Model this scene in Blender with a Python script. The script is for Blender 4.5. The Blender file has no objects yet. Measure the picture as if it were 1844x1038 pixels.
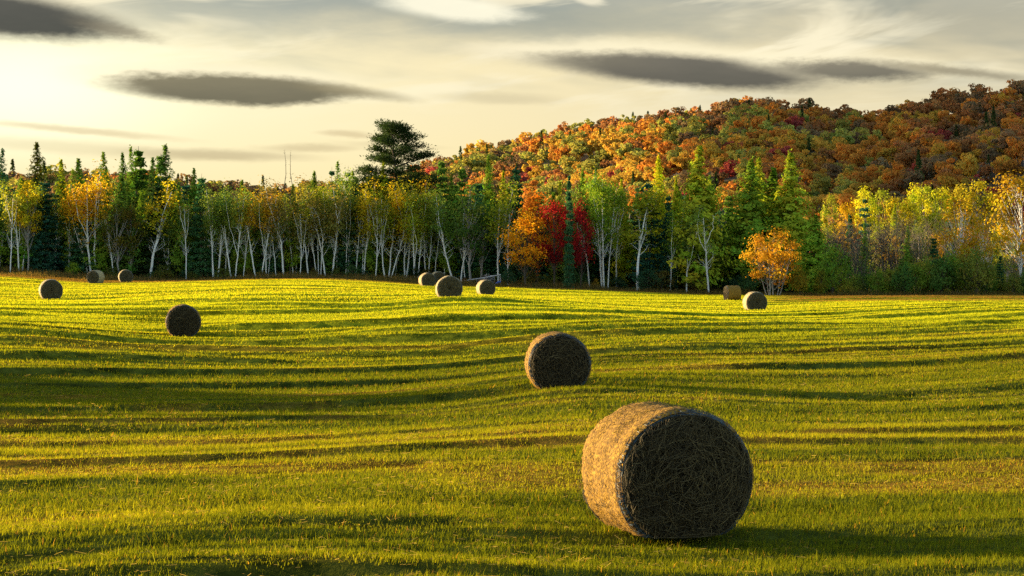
import bpy, math, random
import numpy as np
from mathutils import Vector

S = bpy.context.scene
C = S.collection
# ---------------------------------------------------------------- camera
F, CX, HY, CZ = 3500.0, 922.0, 464.0, 2.86          # photograph: focal length, centre, horizon in pixels; eye height
cam_d = bpy.data.cameras.new('camera')
cam_d.lens = 36.0 * F / 1844.0
cam_d.sensor_width = 36.0
cam_d.shift_y = -(519.0 - HY) / 1844.0
cam_d.clip_end = 8000
cam = bpy.data.objects.new('camera', cam_d)
cam.location = (0, 0, CZ)
cam.rotation_euler = (math.radians(90), 0, 0)
C.objects.link(cam)
S.camera = cam
# ---------------------------------------------------------------- exposure / engine
S.view_settings.view_transform = 'Standard'
S.view_settings.look = 'None'
S.view_settings.gamma = 1
EXPO = 1.75
S.view_settings.exposure = EXPO
cy = S.cycles
cy.max_bounces = 6; cy.diffuse_bounces = 3; cy.glossy_bounces = 1
cy.transmission_bounces = 3; cy.transparent_max_bounces = 4
cy.use_denoising = False
cy.sample_clamp_indirect = 4
# ---------------------------------------------------------------- sun
SUN_AZ, SUN_EL = math.radians(-70), math.radians(9)
sunv = Vector((math.sin(SUN_AZ) * math.cos(SUN_EL), math.cos(SUN_AZ) * math.cos(SUN_EL), math.sin(SUN_EL)))
ld = bpy.data.lights.new('sun', 'SUN')
ld.energy = 5.0
ld.angle = math.radians(0.5)
ld.color = (1.0, 0.76, 0.42)
sun = bpy.data.objects.new('sun', ld)
sun.rotation_euler = sunv.to_track_quat('Z', 'Y').to_euler()
sun.location = (-60, 20, 40)
C.objects.link(sun)


# ---------------------------------------------------------------- node expression helper
class E:
    """a node socket with arithmetic"""
    nt = None

    def __init__(s, v): s.v = v

    @staticmethod
    def op(o, *a, clamp=False):
        n = E.nt.nodes.new('ShaderNodeMath'); n.operation = o; n.use_clamp = clamp
        for i, x in enumerate(a):
            x = x.v if isinstance(x, E) else x
            if isinstance(x, (int, float)): n.inputs[i].default_value = x
            else: E.nt.links.new(x, n.inputs[i])
        return E(n.outputs[0])

    def __add__(s, o): return E.op('ADD', s, o)
    __radd__ = __add__
    def __sub__(s, o): return E.op('SUBTRACT', s, o)
    def __rsub__(s, o): return E.op('SUBTRACT', o, s)
    def __mul__(s, o): return E.op('MULTIPLY', s, o)
    __rmul__ = __mul__
    def __truediv__(s, o): return E.op('DIVIDE', s, o)


def sstep(x, a, b):
    n = E.nt.nodes.new('ShaderNodeMapRange'); n.interpolation_type = 'SMOOTHSTEP'
    E.nt.links.new(x.v, n.inputs[0])
    n.inputs[1].default_value = a; n.inputs[2].default_value = b
    if a > b:
        n.inputs[1].default_value = b; n.inputs[2].default_value = a
        n.inputs[3].default_value = 1; n.inputs[4].default_value = 0
    return E(n.outputs[0])


def vec(x, y, z=0.0):
    n = E.nt.nodes.new('ShaderNodeCombineXYZ')
    for i, q in enumerate((x, y, z)):
        if isinstance(q, E): E.nt.links.new(q.v, n.inputs[i])
        else: n.inputs[i].default_value = q
    return n.outputs[0]


def noise(v, scale=1.0, detail=4.0, rough=0.55, dist=0.0):
    n = E.nt.nodes.new('ShaderNodeTexNoise')
    if v is not None: E.nt.links.new(v, n.inputs['Vector'])
    n.inputs['Scale'].default_value = scale; n.inputs['Detail'].default_value = detail
    n.inputs['Roughness'].default_value = rough; n.inputs['Distortion'].default_value = dist
    return E(n.outputs[0])


def mixc(f, a, b):
    n = E.nt.nodes.new('ShaderNodeMix'); n.data_type = 'RGBA'
    for i, q in ((0, f), (6, a), (7, b)):
        if isinstance(q, E): q = q.v
        if isinstance(q, (int, float)): n.inputs[i].default_value = q
        elif isinstance(q, tuple): n.inputs[i].default_value = q + (1.0,)
        else: E.nt.links.new(q, n.inputs[i])
    return n.outputs[2]


def s2l(r, g, b, k=1.0):
    f = lambda c: ((c / 255 + 0.055) / 1.055) ** 2.4 if c > 10 else c / 255 / 12.92
    return (f(r) * k, f(g) * k, f(b) * k)


# ---------------------------------------------------------------- sky
world = bpy.data.worlds.new('World'); S.world = world; world.use_nodes = True
nt = world.node_tree; nt.nodes.clear(); E.nt = nt
out = nt.nodes.new('ShaderNodeOutputWorld')
sky = nt.nodes.new('ShaderNodeTexSky'); sky.sky_type = 'NISHITA'; sky.sun_disc = False
sky.sun_elevation = SUN_EL; sky.sun_rotation = SUN_AZ % (2 * math.pi)
bg1 = nt.nodes.new('ShaderNodeBackground'); bg1.inputs[1].default_value = 0.12
nt.links.new(sky.outputs[0], bg1.inputs[0])
tc = nt.nodes.new('ShaderNodeTexCoord')
sep = nt.nodes.new('ShaderNodeSeparateXYZ'); nt.links.new(tc.outputs['Generated'], sep.inputs[0])
dx, dy, dz = (E(sep.outputs[i]) for i in range(3))
az = E.op('ARCTAN2', dx, dy)                       # compass bearing from the view's middle
el = E.op('ARCSINE', dz)                           # height above the horizon
A = az * F + CX                                    # in the photograph's pixel measure, easier to read
B = HY - el * F
K = 1.0 / 2 ** EXPO
w1 = noise(vec(A * 0.0030, B * 0.011, 1.3), 1, 5, 0.6) - 0.5
w2 = noise(vec(A * 0.011, B * 0.045, 7.7), 1, 5, 0.65) - 0.5
w3 = noise(vec(A * 0.030, B * 0.080, 4.1), 1, 4, 0.65) - 0.5
w4 = noise(vec(A * 0.075, B * 0.16, 2.2), 1, 3, 0.6) - 0.5
Aw = A + w1 * 90 + w2 * 45
Bw = B + w1 * 26 + w2 * 13
Bs = B + w1 * 14 + w2 * 9 + w3 * 5
# broad gradient: glowing cream low in the sky, olive grey overhead
high = sstep(B + w1 * 150, 130, -10)
col = mixc(high, s2l(250, 233, 186, K), s2l(164, 168, 158, K))
low = sstep(B, 180, 330)
col = mixc(low * 0.6, col, s2l(255, 234, 172, K))
right = sstep(A, 700, 1900)
col = mixc(right * 0.5, col, s2l(205, 194, 166, K))
# veil streaks sweeping up to the right
sa = A + B * 1.6
veil = noise(vec(sa * 0.0022, (B + A * 0.10) * 0.010, 2.0), 1, 5, 0.6, 0.6)
veil = sstep(veil, 0.46, 0.62) * sstep(B, 260, 120)
col = mixc(veil * 0.95, col, s2l(255, 243, 208, K))
grey = noise(vec(A * 0.0016 + 4.0, B * 0.008 + 3.0, 9.0), 1, 4, 0.55, 0.4)
grey = sstep(grey, 0.50, 0.70) * sstep(B, 230, 90)
col = mixc(grey * 0.7, col, s2l(132, 141, 136, K))
# glow of the low sun behind thin cloud on the left
def blob(ax, ay, rx, ry, rot, i0, i1, a=None, b=None):
    a = Aw if a is None else a; b = Bw if b is None else b
    u = (a - ax) ; v = (b - ay)
    if rot:
        c, s_ = math.cos(rot), math.sin(rot)
        u, v = u * c + v * s_, v * c - u * s_
    u = u / rx; v = v / ry
    return sstep(E.op('SQRT', u * u + v * v), i0, i1)
g = blob(1030, 44, 380, 42, 0.05, 1.2, 0.1)
col = mixc(g * 0.6, col, s2l(140, 148, 142, K))
g = blob(20, 190, 900, 210, 0, 1.15, 0.0, A, B)
col = mixc(g * 0.8, col, s2l(255, 246, 204, K * 1.08))
g = blob(40, 165, 380, 135, 0, 1.15, 0.0, A, B)
col = mixc(g, col, s2l(255, 252, 216, K * 1.28))
g = blob(812, 16, 155, 26, 0.10, 1.15, 0.45, A + w2 * 70 + w3 * 40, Bs + w3 * 6)
col = mixc(g * 0.92, col, s2l(255, 248, 220, K * 1.04))
g = blob(1060, 2, 40, 12, 0.2, 1.2, 0.4)
col = mixc(g * 0.8, col, s2l(250, 240, 210, K))
g = blob(1010, 98, 210, 20, 0.05, 1.2, 0.3)
col = mixc(g * 0.75, col, s2l(253, 240, 205, K))
g = blob(900, 178, 140, 14, 0.03, 1.2, 0.2)
col = mixc(g * 0.4, col, s2l(185, 172, 140, K))
g = blob(1750, 60, 260, 60, 0.05, 1.2, 0.1)
col = mixc(g * 0.5, col, s2l(144, 147, 138, K))
# thin tan bands low on the left
for (ax, ay, rx, ry, rot, op_, c_) in ((150, 240, 210, 8, 0.075, 0.55, (205, 180, 135)), (395, 281, 190, 12, 0.03, 0.6, (178, 160, 126)),
                                       (560, 268, 110, 9, 0.0, 0.5, (190, 170, 130)), (628, 243, 60, 7, 0.05, 0.5, (196, 172, 130)),
                                       (150, 272, 330, 16, 0.05, 0.35, (200, 184, 140)), (700, 262, 110, 6, 0.05, 0.3, (200, 180, 140))):
    g = blob(ax, ay, rx, ry, rot, 1.25, 0.2, A + w2 * 50, Bs)
    col = mixc(g * op_, col, s2l(*c_, K))
# dark lens clouds
def lens(ax, ay, rx, ry, rot, i0, i1, op_, dark, rim, glow=0.0, n=1.0):
    global col
    a_ = A + (w1 * 40 + w2 * 80 + w3 * 50) * n; b_ = B + w1 * 16 + (w2 * 16 + w3 * 14 + w4 * 6) * n
    if glow:                                           # sunlit vapour along the upper edge
        g = blob(ax - rx * 0.08, ay - ry * 0.45, rx * 1.12, ry * 1.15, rot, 1.2, 0.5, a_, b_)
        col = mixc(g * glow, col, s2l(255, 243, 206, K * 1.03))
    g = blob(ax, ay, rx, ry, rot, i0, i1, a_, b_)
    tone = noise(vec(A * 0.006, B * 0.03, ax * 0.01), 1, 6, 0.65)
    lowr = sstep(B, ay - ry, ay + ry)
    c_ = mixc(E.op('MULTIPLY', lowr * 0.55 + tone * 0.6 - 0.05, 1.0, clamp=True), s2l(*rim, K), s2l(*dark, K))
    col = mixc(g * op_, col, c_)
lens(28, 43, 235, 44, 0.10, 1.12, 0.5, 0.99, (46, 43, 42), (84, 78, 70), 0.5, 0.9)
lens(215, 64, 95, 14, 0.2, 1.3, 0.1, 0.7, (108, 97, 80), (130, 118, 96))
lens(425, 164, 250, 31, 0.03, 1.1, 0.6, 0.95, (78, 72, 58), (128, 117, 90), 0.8, 0.8)
lens(640, 168, 110, 12, 0.12, 1.35, 0.1, 0.7, (112, 101, 78), (160, 145, 108), 0.0, 0.6)
lens(1235, 130, 290, 34, 0.075, 1.08, 0.5, 0.96, (56, 52, 52), (108, 100, 90), 0.8, 0.8)
lens(1060, 112, 150, 18, 0.05, 1.4, 0.05, 0.6, (100, 93, 82), (140, 130, 108))
lens(1530, 132, 170, 22, 0.04, 1.15, 0.35, 0.9, (76, 71, 66), (126, 116, 100), 0.5)
lens(1710, 138, 160, 11, 0.13, 1.25, 0.15, 0.75, (112, 103, 86), (158, 145, 116), 0.3)
bg2 = nt.nodes.new('ShaderNodeBackground')
nt.links.new(col, bg2.inputs[0]); bg2.inputs[1].default_value = 1.0
# the cloud deck is thick ahead, thins out overhead and behind, where blue sky takes over
cover = sstep(E.op('ABSOLUTE', az), 1.9, 0.7) * sstep(el, 0.55, 0.2)
ms = nt.nodes.new('ShaderNodeMixShader')
nt.links.new((cover * 0.97).v, ms.inputs[0])
nt.links.new(bg1.outputs[0], ms.inputs[1]); nt.links.new(bg2.outputs[0], ms.inputs[2])
nt.links.new(ms.outputs[0], out.inputs[0])


# ---------------------------------------------------------------- naming helpers
def tag(o, label=None, cat=None, group=None, kind=None):
    if label: o['label'] = label
    if cat: o['category'] = cat
    if group: o['group'] = group
    if kind: o['kind'] = kind
    return o


def empty(name, loc, rz=0.0, sc=1.0):
    o = bpy.data.objects.new(name, None); C.objects.link(o)
    o.empty_display_size = 0.3
    o.location = loc; o.rotation_euler = (0, 0, rz)
    o.scale = sc if isinstance(sc, tuple) else (sc, sc, sc)
    return o


def add(name, me, parent=None, color=None):
    o = bpy.data.objects.new(name, me); C.objects.link(o)
    if parent: o.parent = parent
    if color is not None: o.color = (*color, 1)
    return o


# ---------------------------------------------------------------- mesh helpers
class MB:
    """collects quads and triangles, with a tint per vertex"""
    def __init__(s): s.V = []; s.Q = []; s.T = []; s.QM = []; s.TM = []; s.c = []; s.n = 0

    def put(s, v, q=None, t=None, m=0, tint=None):
        v = np.asarray(v, float).reshape(-1, 3)
        s.V.append(v)
        if q is not None: q = np.asarray(q, int).reshape(-1, 4); s.Q.append(q + s.n); s.QM.append(np.full(len(q), m))
        if t is not None: t = np.asarray(t, int).reshape(-1, 3); s.T.append(t + s.n); s.TM.append(np.full(len(t), m))
        if tint is None: tint = np.ones((len(v), 3))
        tint = np.asarray(tint, float)
        if tint.ndim == 1: tint = np.tile(tint, (len(v), 1))
        s.c.append(tint); s.n += len(v)
        return s

    def tube(s, pts, rad, sides=6, m=0, tint=None, cap=True):
        pts = np.asarray(pts, float); rad = np.asarray(rad, float); n = len(pts)
        d = np.gradient(pts, axis=0); d /= np.linalg.norm(d, axis=1)[:, None] + 1e-9
        ref = np.array([1.0, 0, 0]) if abs(d[:, 2]).mean() > 0.6 else np.array([0, 0, 1.0])
        u = np.cross(d, ref); u /= np.linalg.norm(u, axis=1)[:, None] + 1e-9
        w = np.cross(d, u)
        a = np.arange(sides) * 2 * math.pi / sides
        v = pts[:, None] + rad[:, None, None] * (np.cos(a)[None, :, None] * u[:, None] + np.sin(a)[None, :, None] * w[:, None])
        i = np.arange(n - 1)[:, None] * sides; j = np.arange(sides)[None]; k = (j + 1) % sides
        q = np.stack([i + j, i + k, i + sides + k, i + sides + j], -1).reshape(-1, 4)
        return s.put(v.reshape(-1, 3), q=q, m=m, tint=tint)

    def box(s, c, d, m=0):
        c = np.array(c, float); d = np.array(d, float) / 2
        v = [c + d * np.array([x, y, z]) for z in (-1, 1) for y in (-1, 1) for x in (-1, 1)]
        return s.put(v, q=[[0, 2, 3, 1], [4, 5, 7, 6], [0, 1, 5, 4], [2, 6, 7, 3], [0, 4, 6, 2], [1, 3, 7, 5]], m=m)

    def mesh(s, name, mats, smooth=False):
        V = np.concatenate(s.V); col = np.concatenate(s.c)
        Q = np.concatenate(s.Q) if s.Q else np.zeros((0, 4), int)
        T = np.concatenate(s.T) if s.T else np.zeros((0, 3), int)
        M = np.concatenate([np.concatenate(s.QM) if s.QM else np.zeros(0, int), np.concatenate(s.TM) if s.TM else np.zeros(0, int)])
        me = bpy.data.meshes.new(name)
        me.vertices.add(len(V)); me.vertices.foreach_set('co', V.astype(np.float32).ravel())
        me.loops.add(Q.size + T.size)
        me.loops.foreach_set('vertex_index', np.concatenate([Q.ravel(), T.ravel()]).astype(np.int32))
        me.polygons.add(len(Q) + len(T))
        st = np.concatenate([np.arange(len(Q)) * 4, Q.size + np.arange(len(T)) * 3]).astype(np.int32)
        me.polygons.foreach_set('loop_start', st)
        for m in mats: me.materials.append(m)
        me.polygons.foreach_set('material_index', M.astype(np.int32))
        me.polygons.foreach_set('use_smooth', np.full(len(Q) + len(T), smooth))
        at = me.attributes.new('tint', 'FLOAT_COLOR', 'POINT')
        at.data.foreach_set('color', np.concatenate([col, np.ones((len(col), 1))], 1).astype(np.float32).ravel())
        me.update(calc_edges=True)
        return me


def unit(rng, n):
    v = rng.normal(size=(n, 3)); return v / (np.linalg.norm(v, axis=1)[:, None] + 1e-9)


def out_of(P, c, up=0.25):
    d = P - c; d = d / (np.linalg.norm(d, axis=1)[:, None] + 1e-6); d[:, 2] += up
    return d


def leaves(mb, rng, P, size, flat=0.0, elong=1.0, wid=0.6, tint=None, m=0, axis=None, nrm=None):
    """one small rhombic leaf (or leaf clump) at every point"""
    P = np.asarray(P, float); n = len(P)
    if np.isscalar(size): size = size * rng.uniform(0.6, 1.35, n)
    u = unit(rng, n) if axis is None else axis + 0.45 * unit(rng, n)
    w = unit(rng, n)
    if nrm is not None:                               # lie roughly across the given outward direction
        nn = nrm + 0.45 * unit(rng, n)
        u = np.cross(nn, u); w = np.cross(nn, u)
    if flat:
        u[:, 2] *= 1 - flat; w[:, 2] *= 1 - flat
    u /= np.linalg.norm(u, axis=1)[:, None] + 1e-9
    w -= u * (u * w).sum(1)[:, None]; w /= np.linalg.norm(w, axis=1)[:, None] + 1e-9
    a = u * (size * elong)[:, None]; b = w * (size * wid)[:, None]
    v = np.stack([P + a, P + b, P - a * 0.8, P - b], 1).reshape(-1, 3)
    q = np.arange(4 * n).reshape(-1, 4)
    if tint is None: tint = np.ones((n, 3))
    mb.put(v, q=q, m=m, tint=np.repeat(tint, 4, axis=0))


# smooth lattice noise for terrain and colour patches
_tab = np.random.default_rng(5).uniform(-1, 1, (256, 256))


def vn(x, y, seed=0):
    x = np.asarray(x, float) + seed * 37.13; y = np.asarray(y, float) + seed * 17.71
    ix = np.floor(x).astype(int); iy = np.floor(y).astype(int); fx = x - ix; fy = y - iy
    fx = fx * fx * fx * (fx * (6 * fx - 15) + 10); fy = fy * fy * fy * (fy * (6 * fy - 15) + 10)
    g = lambda i, j: _tab[i & 255, j & 255]
    return (g(ix, iy) * (1 - fx) + g(ix + 1, iy) * fx) * (1 - fy) + (g(ix, iy + 1) * (1 - fx) + g(ix + 1, iy + 1) * fx) * fy


def ss(x, a, b):
    t = np.clip((np.asarray(x, float) - a) / (b - a), 0, 1); return t * t * (3 - 2 * t)


# ---------------------------------------------------------------- terrain
CP = [  # where the field's surface is seen: photo pixel and distance
    (1237, 972, 20.6), (100, 1038, 17.6), (922, 1038, 17.6), (1800, 1038, 17.8), (200, 880, 25.5), (700, 830, 29), (1700, 840, 28.5),
    (1008, 702, 45), (330, 607, 81), (93, 540, 128), (810, 539, 110), (878, 532, 165), (772, 517, 195),
    (167, 511, 200), (227, 508, 205), (1307, 542, 168), (1363, 561, 128),
    (0, 491, 222), (120, 495, 224), (250, 504, 224), (400, 502, 222), (620, 499, 222), (900, 512, 218), (1100, 521, 215), (1300, 529, 215), (1600, 531, 218), (1844, 531, 220),
    (-100, 490, 222), (2000, 531, 222),
    (0, 598, 76), (600, 630, 72), (800, 642, 68), (-80, 596, 78),
    (100, 735, 46), (500, 742, 45), (-60, 730, 46), (850, 740, 42),
    (500, 570, 97), (100, 572, 95), (700, 550, 108), (500, 530, 125), (300, 520, 150), (0, 520, 150), (600, 515, 165),
    (1500, 620, 66), (1500, 705, 45.5), (1800, 562, 106), (1800, 545, 152), (1650, 582, 90), (1800, 690, 47), (1200, 600, 76), (1100, 560, 105),
    (1000, 545, 125), (1500, 540, 170)]
_cx = np.array([(p[0] - CX) / F for p in CP]); _cl = np.log([p[2] for p in CP])
_cz = np.array([CZ + (HY - p[1]) / F * p[2] for p in CP])
_ca = np.stack([_cx * 6.0, _cl * 1.6], 1)


def _phi(r2): return 0.5 * r2 * np.log(r2 + 1e-12)


_n = len(CP)
_Am = np.zeros((_n + 3, _n + 3))
_Am[:_n, :_n] = _phi(((_ca[:, None] - _ca[None]) ** 2).sum(-1)) + np.eye(_n) * 0.002
_Am[:_n, _n] = 1; _Am[:_n, _n + 1:] = _ca; _Am[_n, :_n] = 1; _Am[_n + 1:, :_n] = _ca.T
_w = np.linalg.solve(_Am, np.concatenate([_cz, np.zeros(3)]))


def swath(X, Y):
    """coordinate across the mown swaths, which bend away on the right"""
    k = ss(Y, 28, 62)
    q = np.maximum(X + 10, 0)
    return Y - 0.10 * (X + 10) - k * 0.012 * np.minimum(q, 45) ** 2 + 1.2 * vn(X * 0.06, Y * 0.05, 3)


def rut(X, v):
    """narrow wheel and rake lines: 1 in the line, 0 beside it"""
    a = np.abs(vn(X * 0.045, v * 0.55, 51)); b = np.abs(vn(X * 0.03, v * 0.24, 52))
    on = ss(vn(X * 0.06, v * 0.25, 53), -0.15, 0.25)
    return np.maximum((1 - ss(a, 0.03, 0.11)), 1 - ss(b, 0.02, 0.06)) * on


def steps(X, v, lam, seed, on=0.1):
    """low banks left by mowing: a quick rise facing the camera, then a long gentle fall"""
    ph = v / lam + 0.35 * vn(X * 0.06, v / lam * 0.5, seed) + 0.05 * vn(X * 0.7, v * 0.8, seed + 3) + 0.03 * vn(X * 2.1, v * 2.0, seed + 4)
    c = np.floor(ph); f = ph - c
    amp = ss(0.5 + 0.5 * vn(X * 0.055 + c * 7.3, c * 1.7 + 0.5, seed + 1) + 0.25 * vn(X * 0.25 + c * 3.1, c * 2.3, seed + 2), on, 0.9)
    return amp * (ss(f, 0.0, 0.13) - f)


def relief(X, Y):
    v = swath(X, Y)
    fade = (1 - ss(Y, 195, 215)) * ss(Y, 8, 14)
    near = 1 - 0.8 * ss(Y, 65, 120)
    vw = v + 1.3 * vn(X * 0.10, v * 0.15, 6)
    r = (0.06 * vn(X * 0.06, vw * 0.40, 1) + 0.13 * steps(X, vw, 1.9, 71, 0.25) - 0.05 * rut(X, v)) * near
    r2 = 0.10 * vn(X * 0.03, vw * 0.13, 4) * ss(Y, 30, 60) + steps(X, vw, 3.7, 81, 0.2) * (0.13 + 0.13 * ss(Y, 40, 70) - 0.14 * ss(Y, 95, 130)) + steps(X + 40, vw + 3, 9.0, 91, 0.2) * (0.18 * ss(Y, 50, 80) - 0.08 * ss(Y, 95, 130))
    return (r + r2) * fade


_bx = np.array([((p[0] - CX) / F * p[2], p[2]) for p in CP if p[:2] in ((1237, 972), (1008, 702), (330, 607), (93, 540), (810, 539), (878, 532), (1307, 542), (1363, 561))])
_br = relief(_bx[:, 0], _bx[:, 1] + 0.6)


def fieldz(X, Y):
    X = np.asarray(X, float); Y = np.asarray(Y, float)
    Yc = np.clip(Y, 14, 240)
    a = np.clip(X / np.maximum(Yc, 14), -0.36, 0.36)
    z = np.zeros(np.broadcast(X, Y).shape)
    p = np.stack(np.broadcast_arrays(a * 6.0, np.log(Yc) * 1.6), -1)
    for i in range(_n):
        z += _w[i] * _phi(((p - _ca[i]) ** 2).sum(-1))
    z += _w[_n] + _w[_n + 1] * p[..., 0] + _w[_n + 2] * p[..., 1]
    k = ss(Y, 5, 15); z = z * k + (1 - k) * -0.1
    far = ss(Y, 240, 300); z = z * (1 - far) + far * -0.8
    z = z + relief(X, Y)
    for (bx, by), br in zip(_bx, _br):                 # bales stand on the level shown in the photograph
        w = 1.6 + by * 0.03
        z = z - br * np.exp(-((X - bx) / (1.6 * w)) ** 4 - ((Y - by + 0.3 * w) / (1.4 * w)) ** 4)
    return z


RIDGE = np.array([(-700, 300, 620), (-300, 296, 620), (0, 300, 640), (200, 304, 680), (300, 316, 700), (400, 328, 740), (600, 330, 800), (700, 318, 860),
                  (770, 292, 900), (850, 262, 940), (1000, 231, 940), (1200, 200, 920), (1290, 188, 905), (1340, 174, 900), (1420, 178, 890), (1510, 190, 880), (1570, 190, 870), (1630, 176, 860), (1690, 166, 850),
                  (1844, 146, 820), (2100, 118, 800), (2600, 140, 800)], float)


def hillz(X, Y):
    X = np.asarray(X, float); Y = np.asarray(Y, float)
    px = CX + F * X / np.maximum(Y, 100)
    yr = np.interp(px, RIDGE[:, 0], RIDGE[:, 2]); py = np.interp(px, RIDGE[:, 0], RIDGE[:, 1])
    zr = CZ + (HY - py) / F * yr - 10.0
    y0 = 330.0
    t = (Y - y0) / (yr - y0)
    g = np.where(t < 1, np.clip(t, 0, 1) ** 1.25, 1 - 0.5 * ss(t, 1, 2.2))
    z = -3.0 + (zr + 3.0) * g
    z += ss(t, 0.05, 0.4) * (4.0 * vn(X * 0.012, Y * 0.008, 8) + 1.5 * vn(X * 0.03, Y * 0.03, 9)) * (1 - 0.8 * ss(t, 0.75, 1.0))
    return z


# ---------------------------------------------------------------- materials
def new_mat(name):
    m = bpy.data.materials.new(name); m.use_nodes = True
    E.nt = m.node_tree; m.node_tree.nodes.clear()
    o = m.node_tree.nodes.new('ShaderNodeOutputMaterial')
    return m, m.node_tree, o


def attr_tint():
    n = E.nt.nodes.new('ShaderNodeAttribute'); n.attribute_name = 'tint'; return n.outputs[0]


def mulc(a, b):
    n = E.nt.nodes.new('ShaderNodeMix'); n.data_type = 'RGBA'; n.blend_type = 'MULTIPLY'; n.inputs[0].default_value = 1
    E.nt.links.new(a, n.inputs[6]); E.nt.links.new(b, n.inputs[7]); return n.outputs[2]


def leaf_mat(name, trans=0.42, tcol=(1.15, 1.1, 0.7)):
    m, nt, o = new_mat(name)
    oi = nt.nodes.new('ShaderNodeObjectInfo')
    c = mulc(oi.outputs['Color'], attr_tint())
    d = nt.nodes.new('ShaderNodeBsdfDiffuse'); t = nt.nodes.new('ShaderNodeBsdfTranslucent')
    nt.links.new(c, d.inputs[0])
    tn = nt.nodes.new('ShaderNodeRGB'); tn.outputs[0].default_value = (*tcol, 1)
    nt.links.new(mulc(c, tn.outputs[0]), t.inputs[0])
    x = nt.nodes.new('ShaderNodeMixShader'); x.inputs[0].default_value = trans
    nt.links.new(d.outputs[0], x.inputs[1]); nt.links.new(t.outputs[0], x.inputs[2])
    nt.links.new(x.outputs[0], o.inputs[0])
    return m


def rough_mat(name, a, b, scale=6.0, stretch=(1, 1, 1), bump=0.3, rough=0.85, lo=0.35, hi=0.65, tint=False, dist=0.0):
    m, nt, o = new_mat(name)
    tc = nt.nodes.new('ShaderNodeTexCoord'); mp = nt.nodes.new('ShaderNodeMapping')
    nt.links.new(tc.outputs['Object'], mp.inputs[0]); mp.inputs['Scale'].default_value = stretch
    nz = noise(mp.outputs[0], scale, 6, 0.6, dist)
    c = mixc(sstep(nz, lo, hi), a, b)
    if tint: c = mulc(c, attr_tint())
    p = nt.nodes.new('ShaderNodeBsdfPrincipled')
    nt.links.new(c, p.inputs['Base Color']); p.inputs['Roughness'].default_value = rough
    p.inputs['Specular IOR Level'].default_value = 0.25
    if bump:
        bm = nt.nodes.new('ShaderNodeBump'); bm.inputs['Strength'].default_value = bump; bm.inputs['Distance'].default_value = 0.03
        nt.links.new(nz.v, bm.inputs['Height']); nt.links.new(bm.outputs[0], p.inputs['Normal'])
    nt.links.new(p.outputs[0], o.inputs[0])
    return m


M_leaf = leaf_mat('leaf', 0.55)
M_needle = leaf_mat('needle', 0.42, (1.0, 1.1, 0.7))
M_blade = leaf_mat('grass_blade', 0.5, (1.25, 1.15, 0.5))
M_birch = rough_mat('birch_bark', (0.10, 0.09, 0.08), (0.66, 0.64, 0.60), 3.0, (1.5, 1.5, 4.0), 0.2, 0.7, 0.30, 0.42)
M_bark = rough_mat('dark_bark', (0.035, 0.028, 0.02), (0.10, 0.08, 0.06), 5.0, (4, 4, 0.8), 0.6)
M_grey = rough_mat('grey_bark', (0.16, 0.14, 0.12), (0.36, 0.33, 0.30), 5.0, (4, 4, 0.8), 0.4)
M_twig = rough_mat('bare_twig', (0.075, 0.06, 0.04), (0.155, 0.125, 0.085), 2.0, (1, 1, 1), 0.0)
M_hay = rough_mat('hay_wrap', (0.085, 0.036, 0.003), (0.36, 0.20, 0.018), 30.0, (1, 2.2, 1), 0.9, 0.8, tint=True)
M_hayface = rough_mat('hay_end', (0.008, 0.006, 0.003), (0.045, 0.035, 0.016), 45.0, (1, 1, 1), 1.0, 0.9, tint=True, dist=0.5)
M_hayold = rough_mat('hay_wrap_bleached', (0.20, 0.145, 0.06), (0.46, 0.37, 0.20), 22.0, (1, 2.2, 1), 0.9, 0.8, tint=True)
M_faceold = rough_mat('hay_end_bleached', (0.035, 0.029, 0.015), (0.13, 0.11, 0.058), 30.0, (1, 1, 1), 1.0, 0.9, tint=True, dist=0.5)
M_straw = rough_mat('straw', (0.045, 0.034, 0.014), (0.10, 0.076, 0.034), 70.0, (1, 1, 1), 0.0, 0.75, tint=True)
M_net = rough_mat('net_plastic', (0.02, 0.035, 0.05), (0.06, 0.10, 0.13), 20.0, (1, 1, 1), 0.0, 0.4)
M_pole = rough_mat('weathered_pole', (0.30, 0.28, 0.27), (0.55, 0.52, 0.52), 4.0, (1, 1, 1), 0.2, 0.6)
M_blue = rough_mat('blue_paint', (0.03, 0.09, 0.42), (0.06, 0.16, 0.60), 4.0, (1, 1, 1), 0.1, 0.5)


def soil_mat():
    m, nt, o = new_mat('mown_turf')
    geo = nt.nodes.new('ShaderNodeNewGeometry')
    n1 = noise(geo.outputs['Position'], 1.6, 8, 0.7)
    c = mixc(sstep(n1, 0.35, 0.65), (0.035, 0.035, 0.008), (0.12, 0.10, 0.018))
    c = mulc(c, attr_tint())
    d = nt.nodes.new('ShaderNodeBsdfDiffuse'); nt.links.new(c, d.inputs[0])
    bm = nt.nodes.new('ShaderNodeBump'); bm.inputs['Strength'].default_value = 0.8; bm.inputs['Distance'].default_value = 0.06
    n2 = noise(geo.outputs['Position'], 9, 4, 0.7)
    nt.links.new(n2.v, bm.inputs['Height']); nt.links.new(bm.outputs[0], d.inputs['Normal'])
    nt.links.new(d.outputs[0], o.inputs[0])
    return m


M_soil = soil_mat()
M_litter = rough_mat('leaf_litter', (0.03, 0.022, 0.012), (0.10, 0.06, 0.025), 0.4, (1, 1, 1), 0.2)


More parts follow.
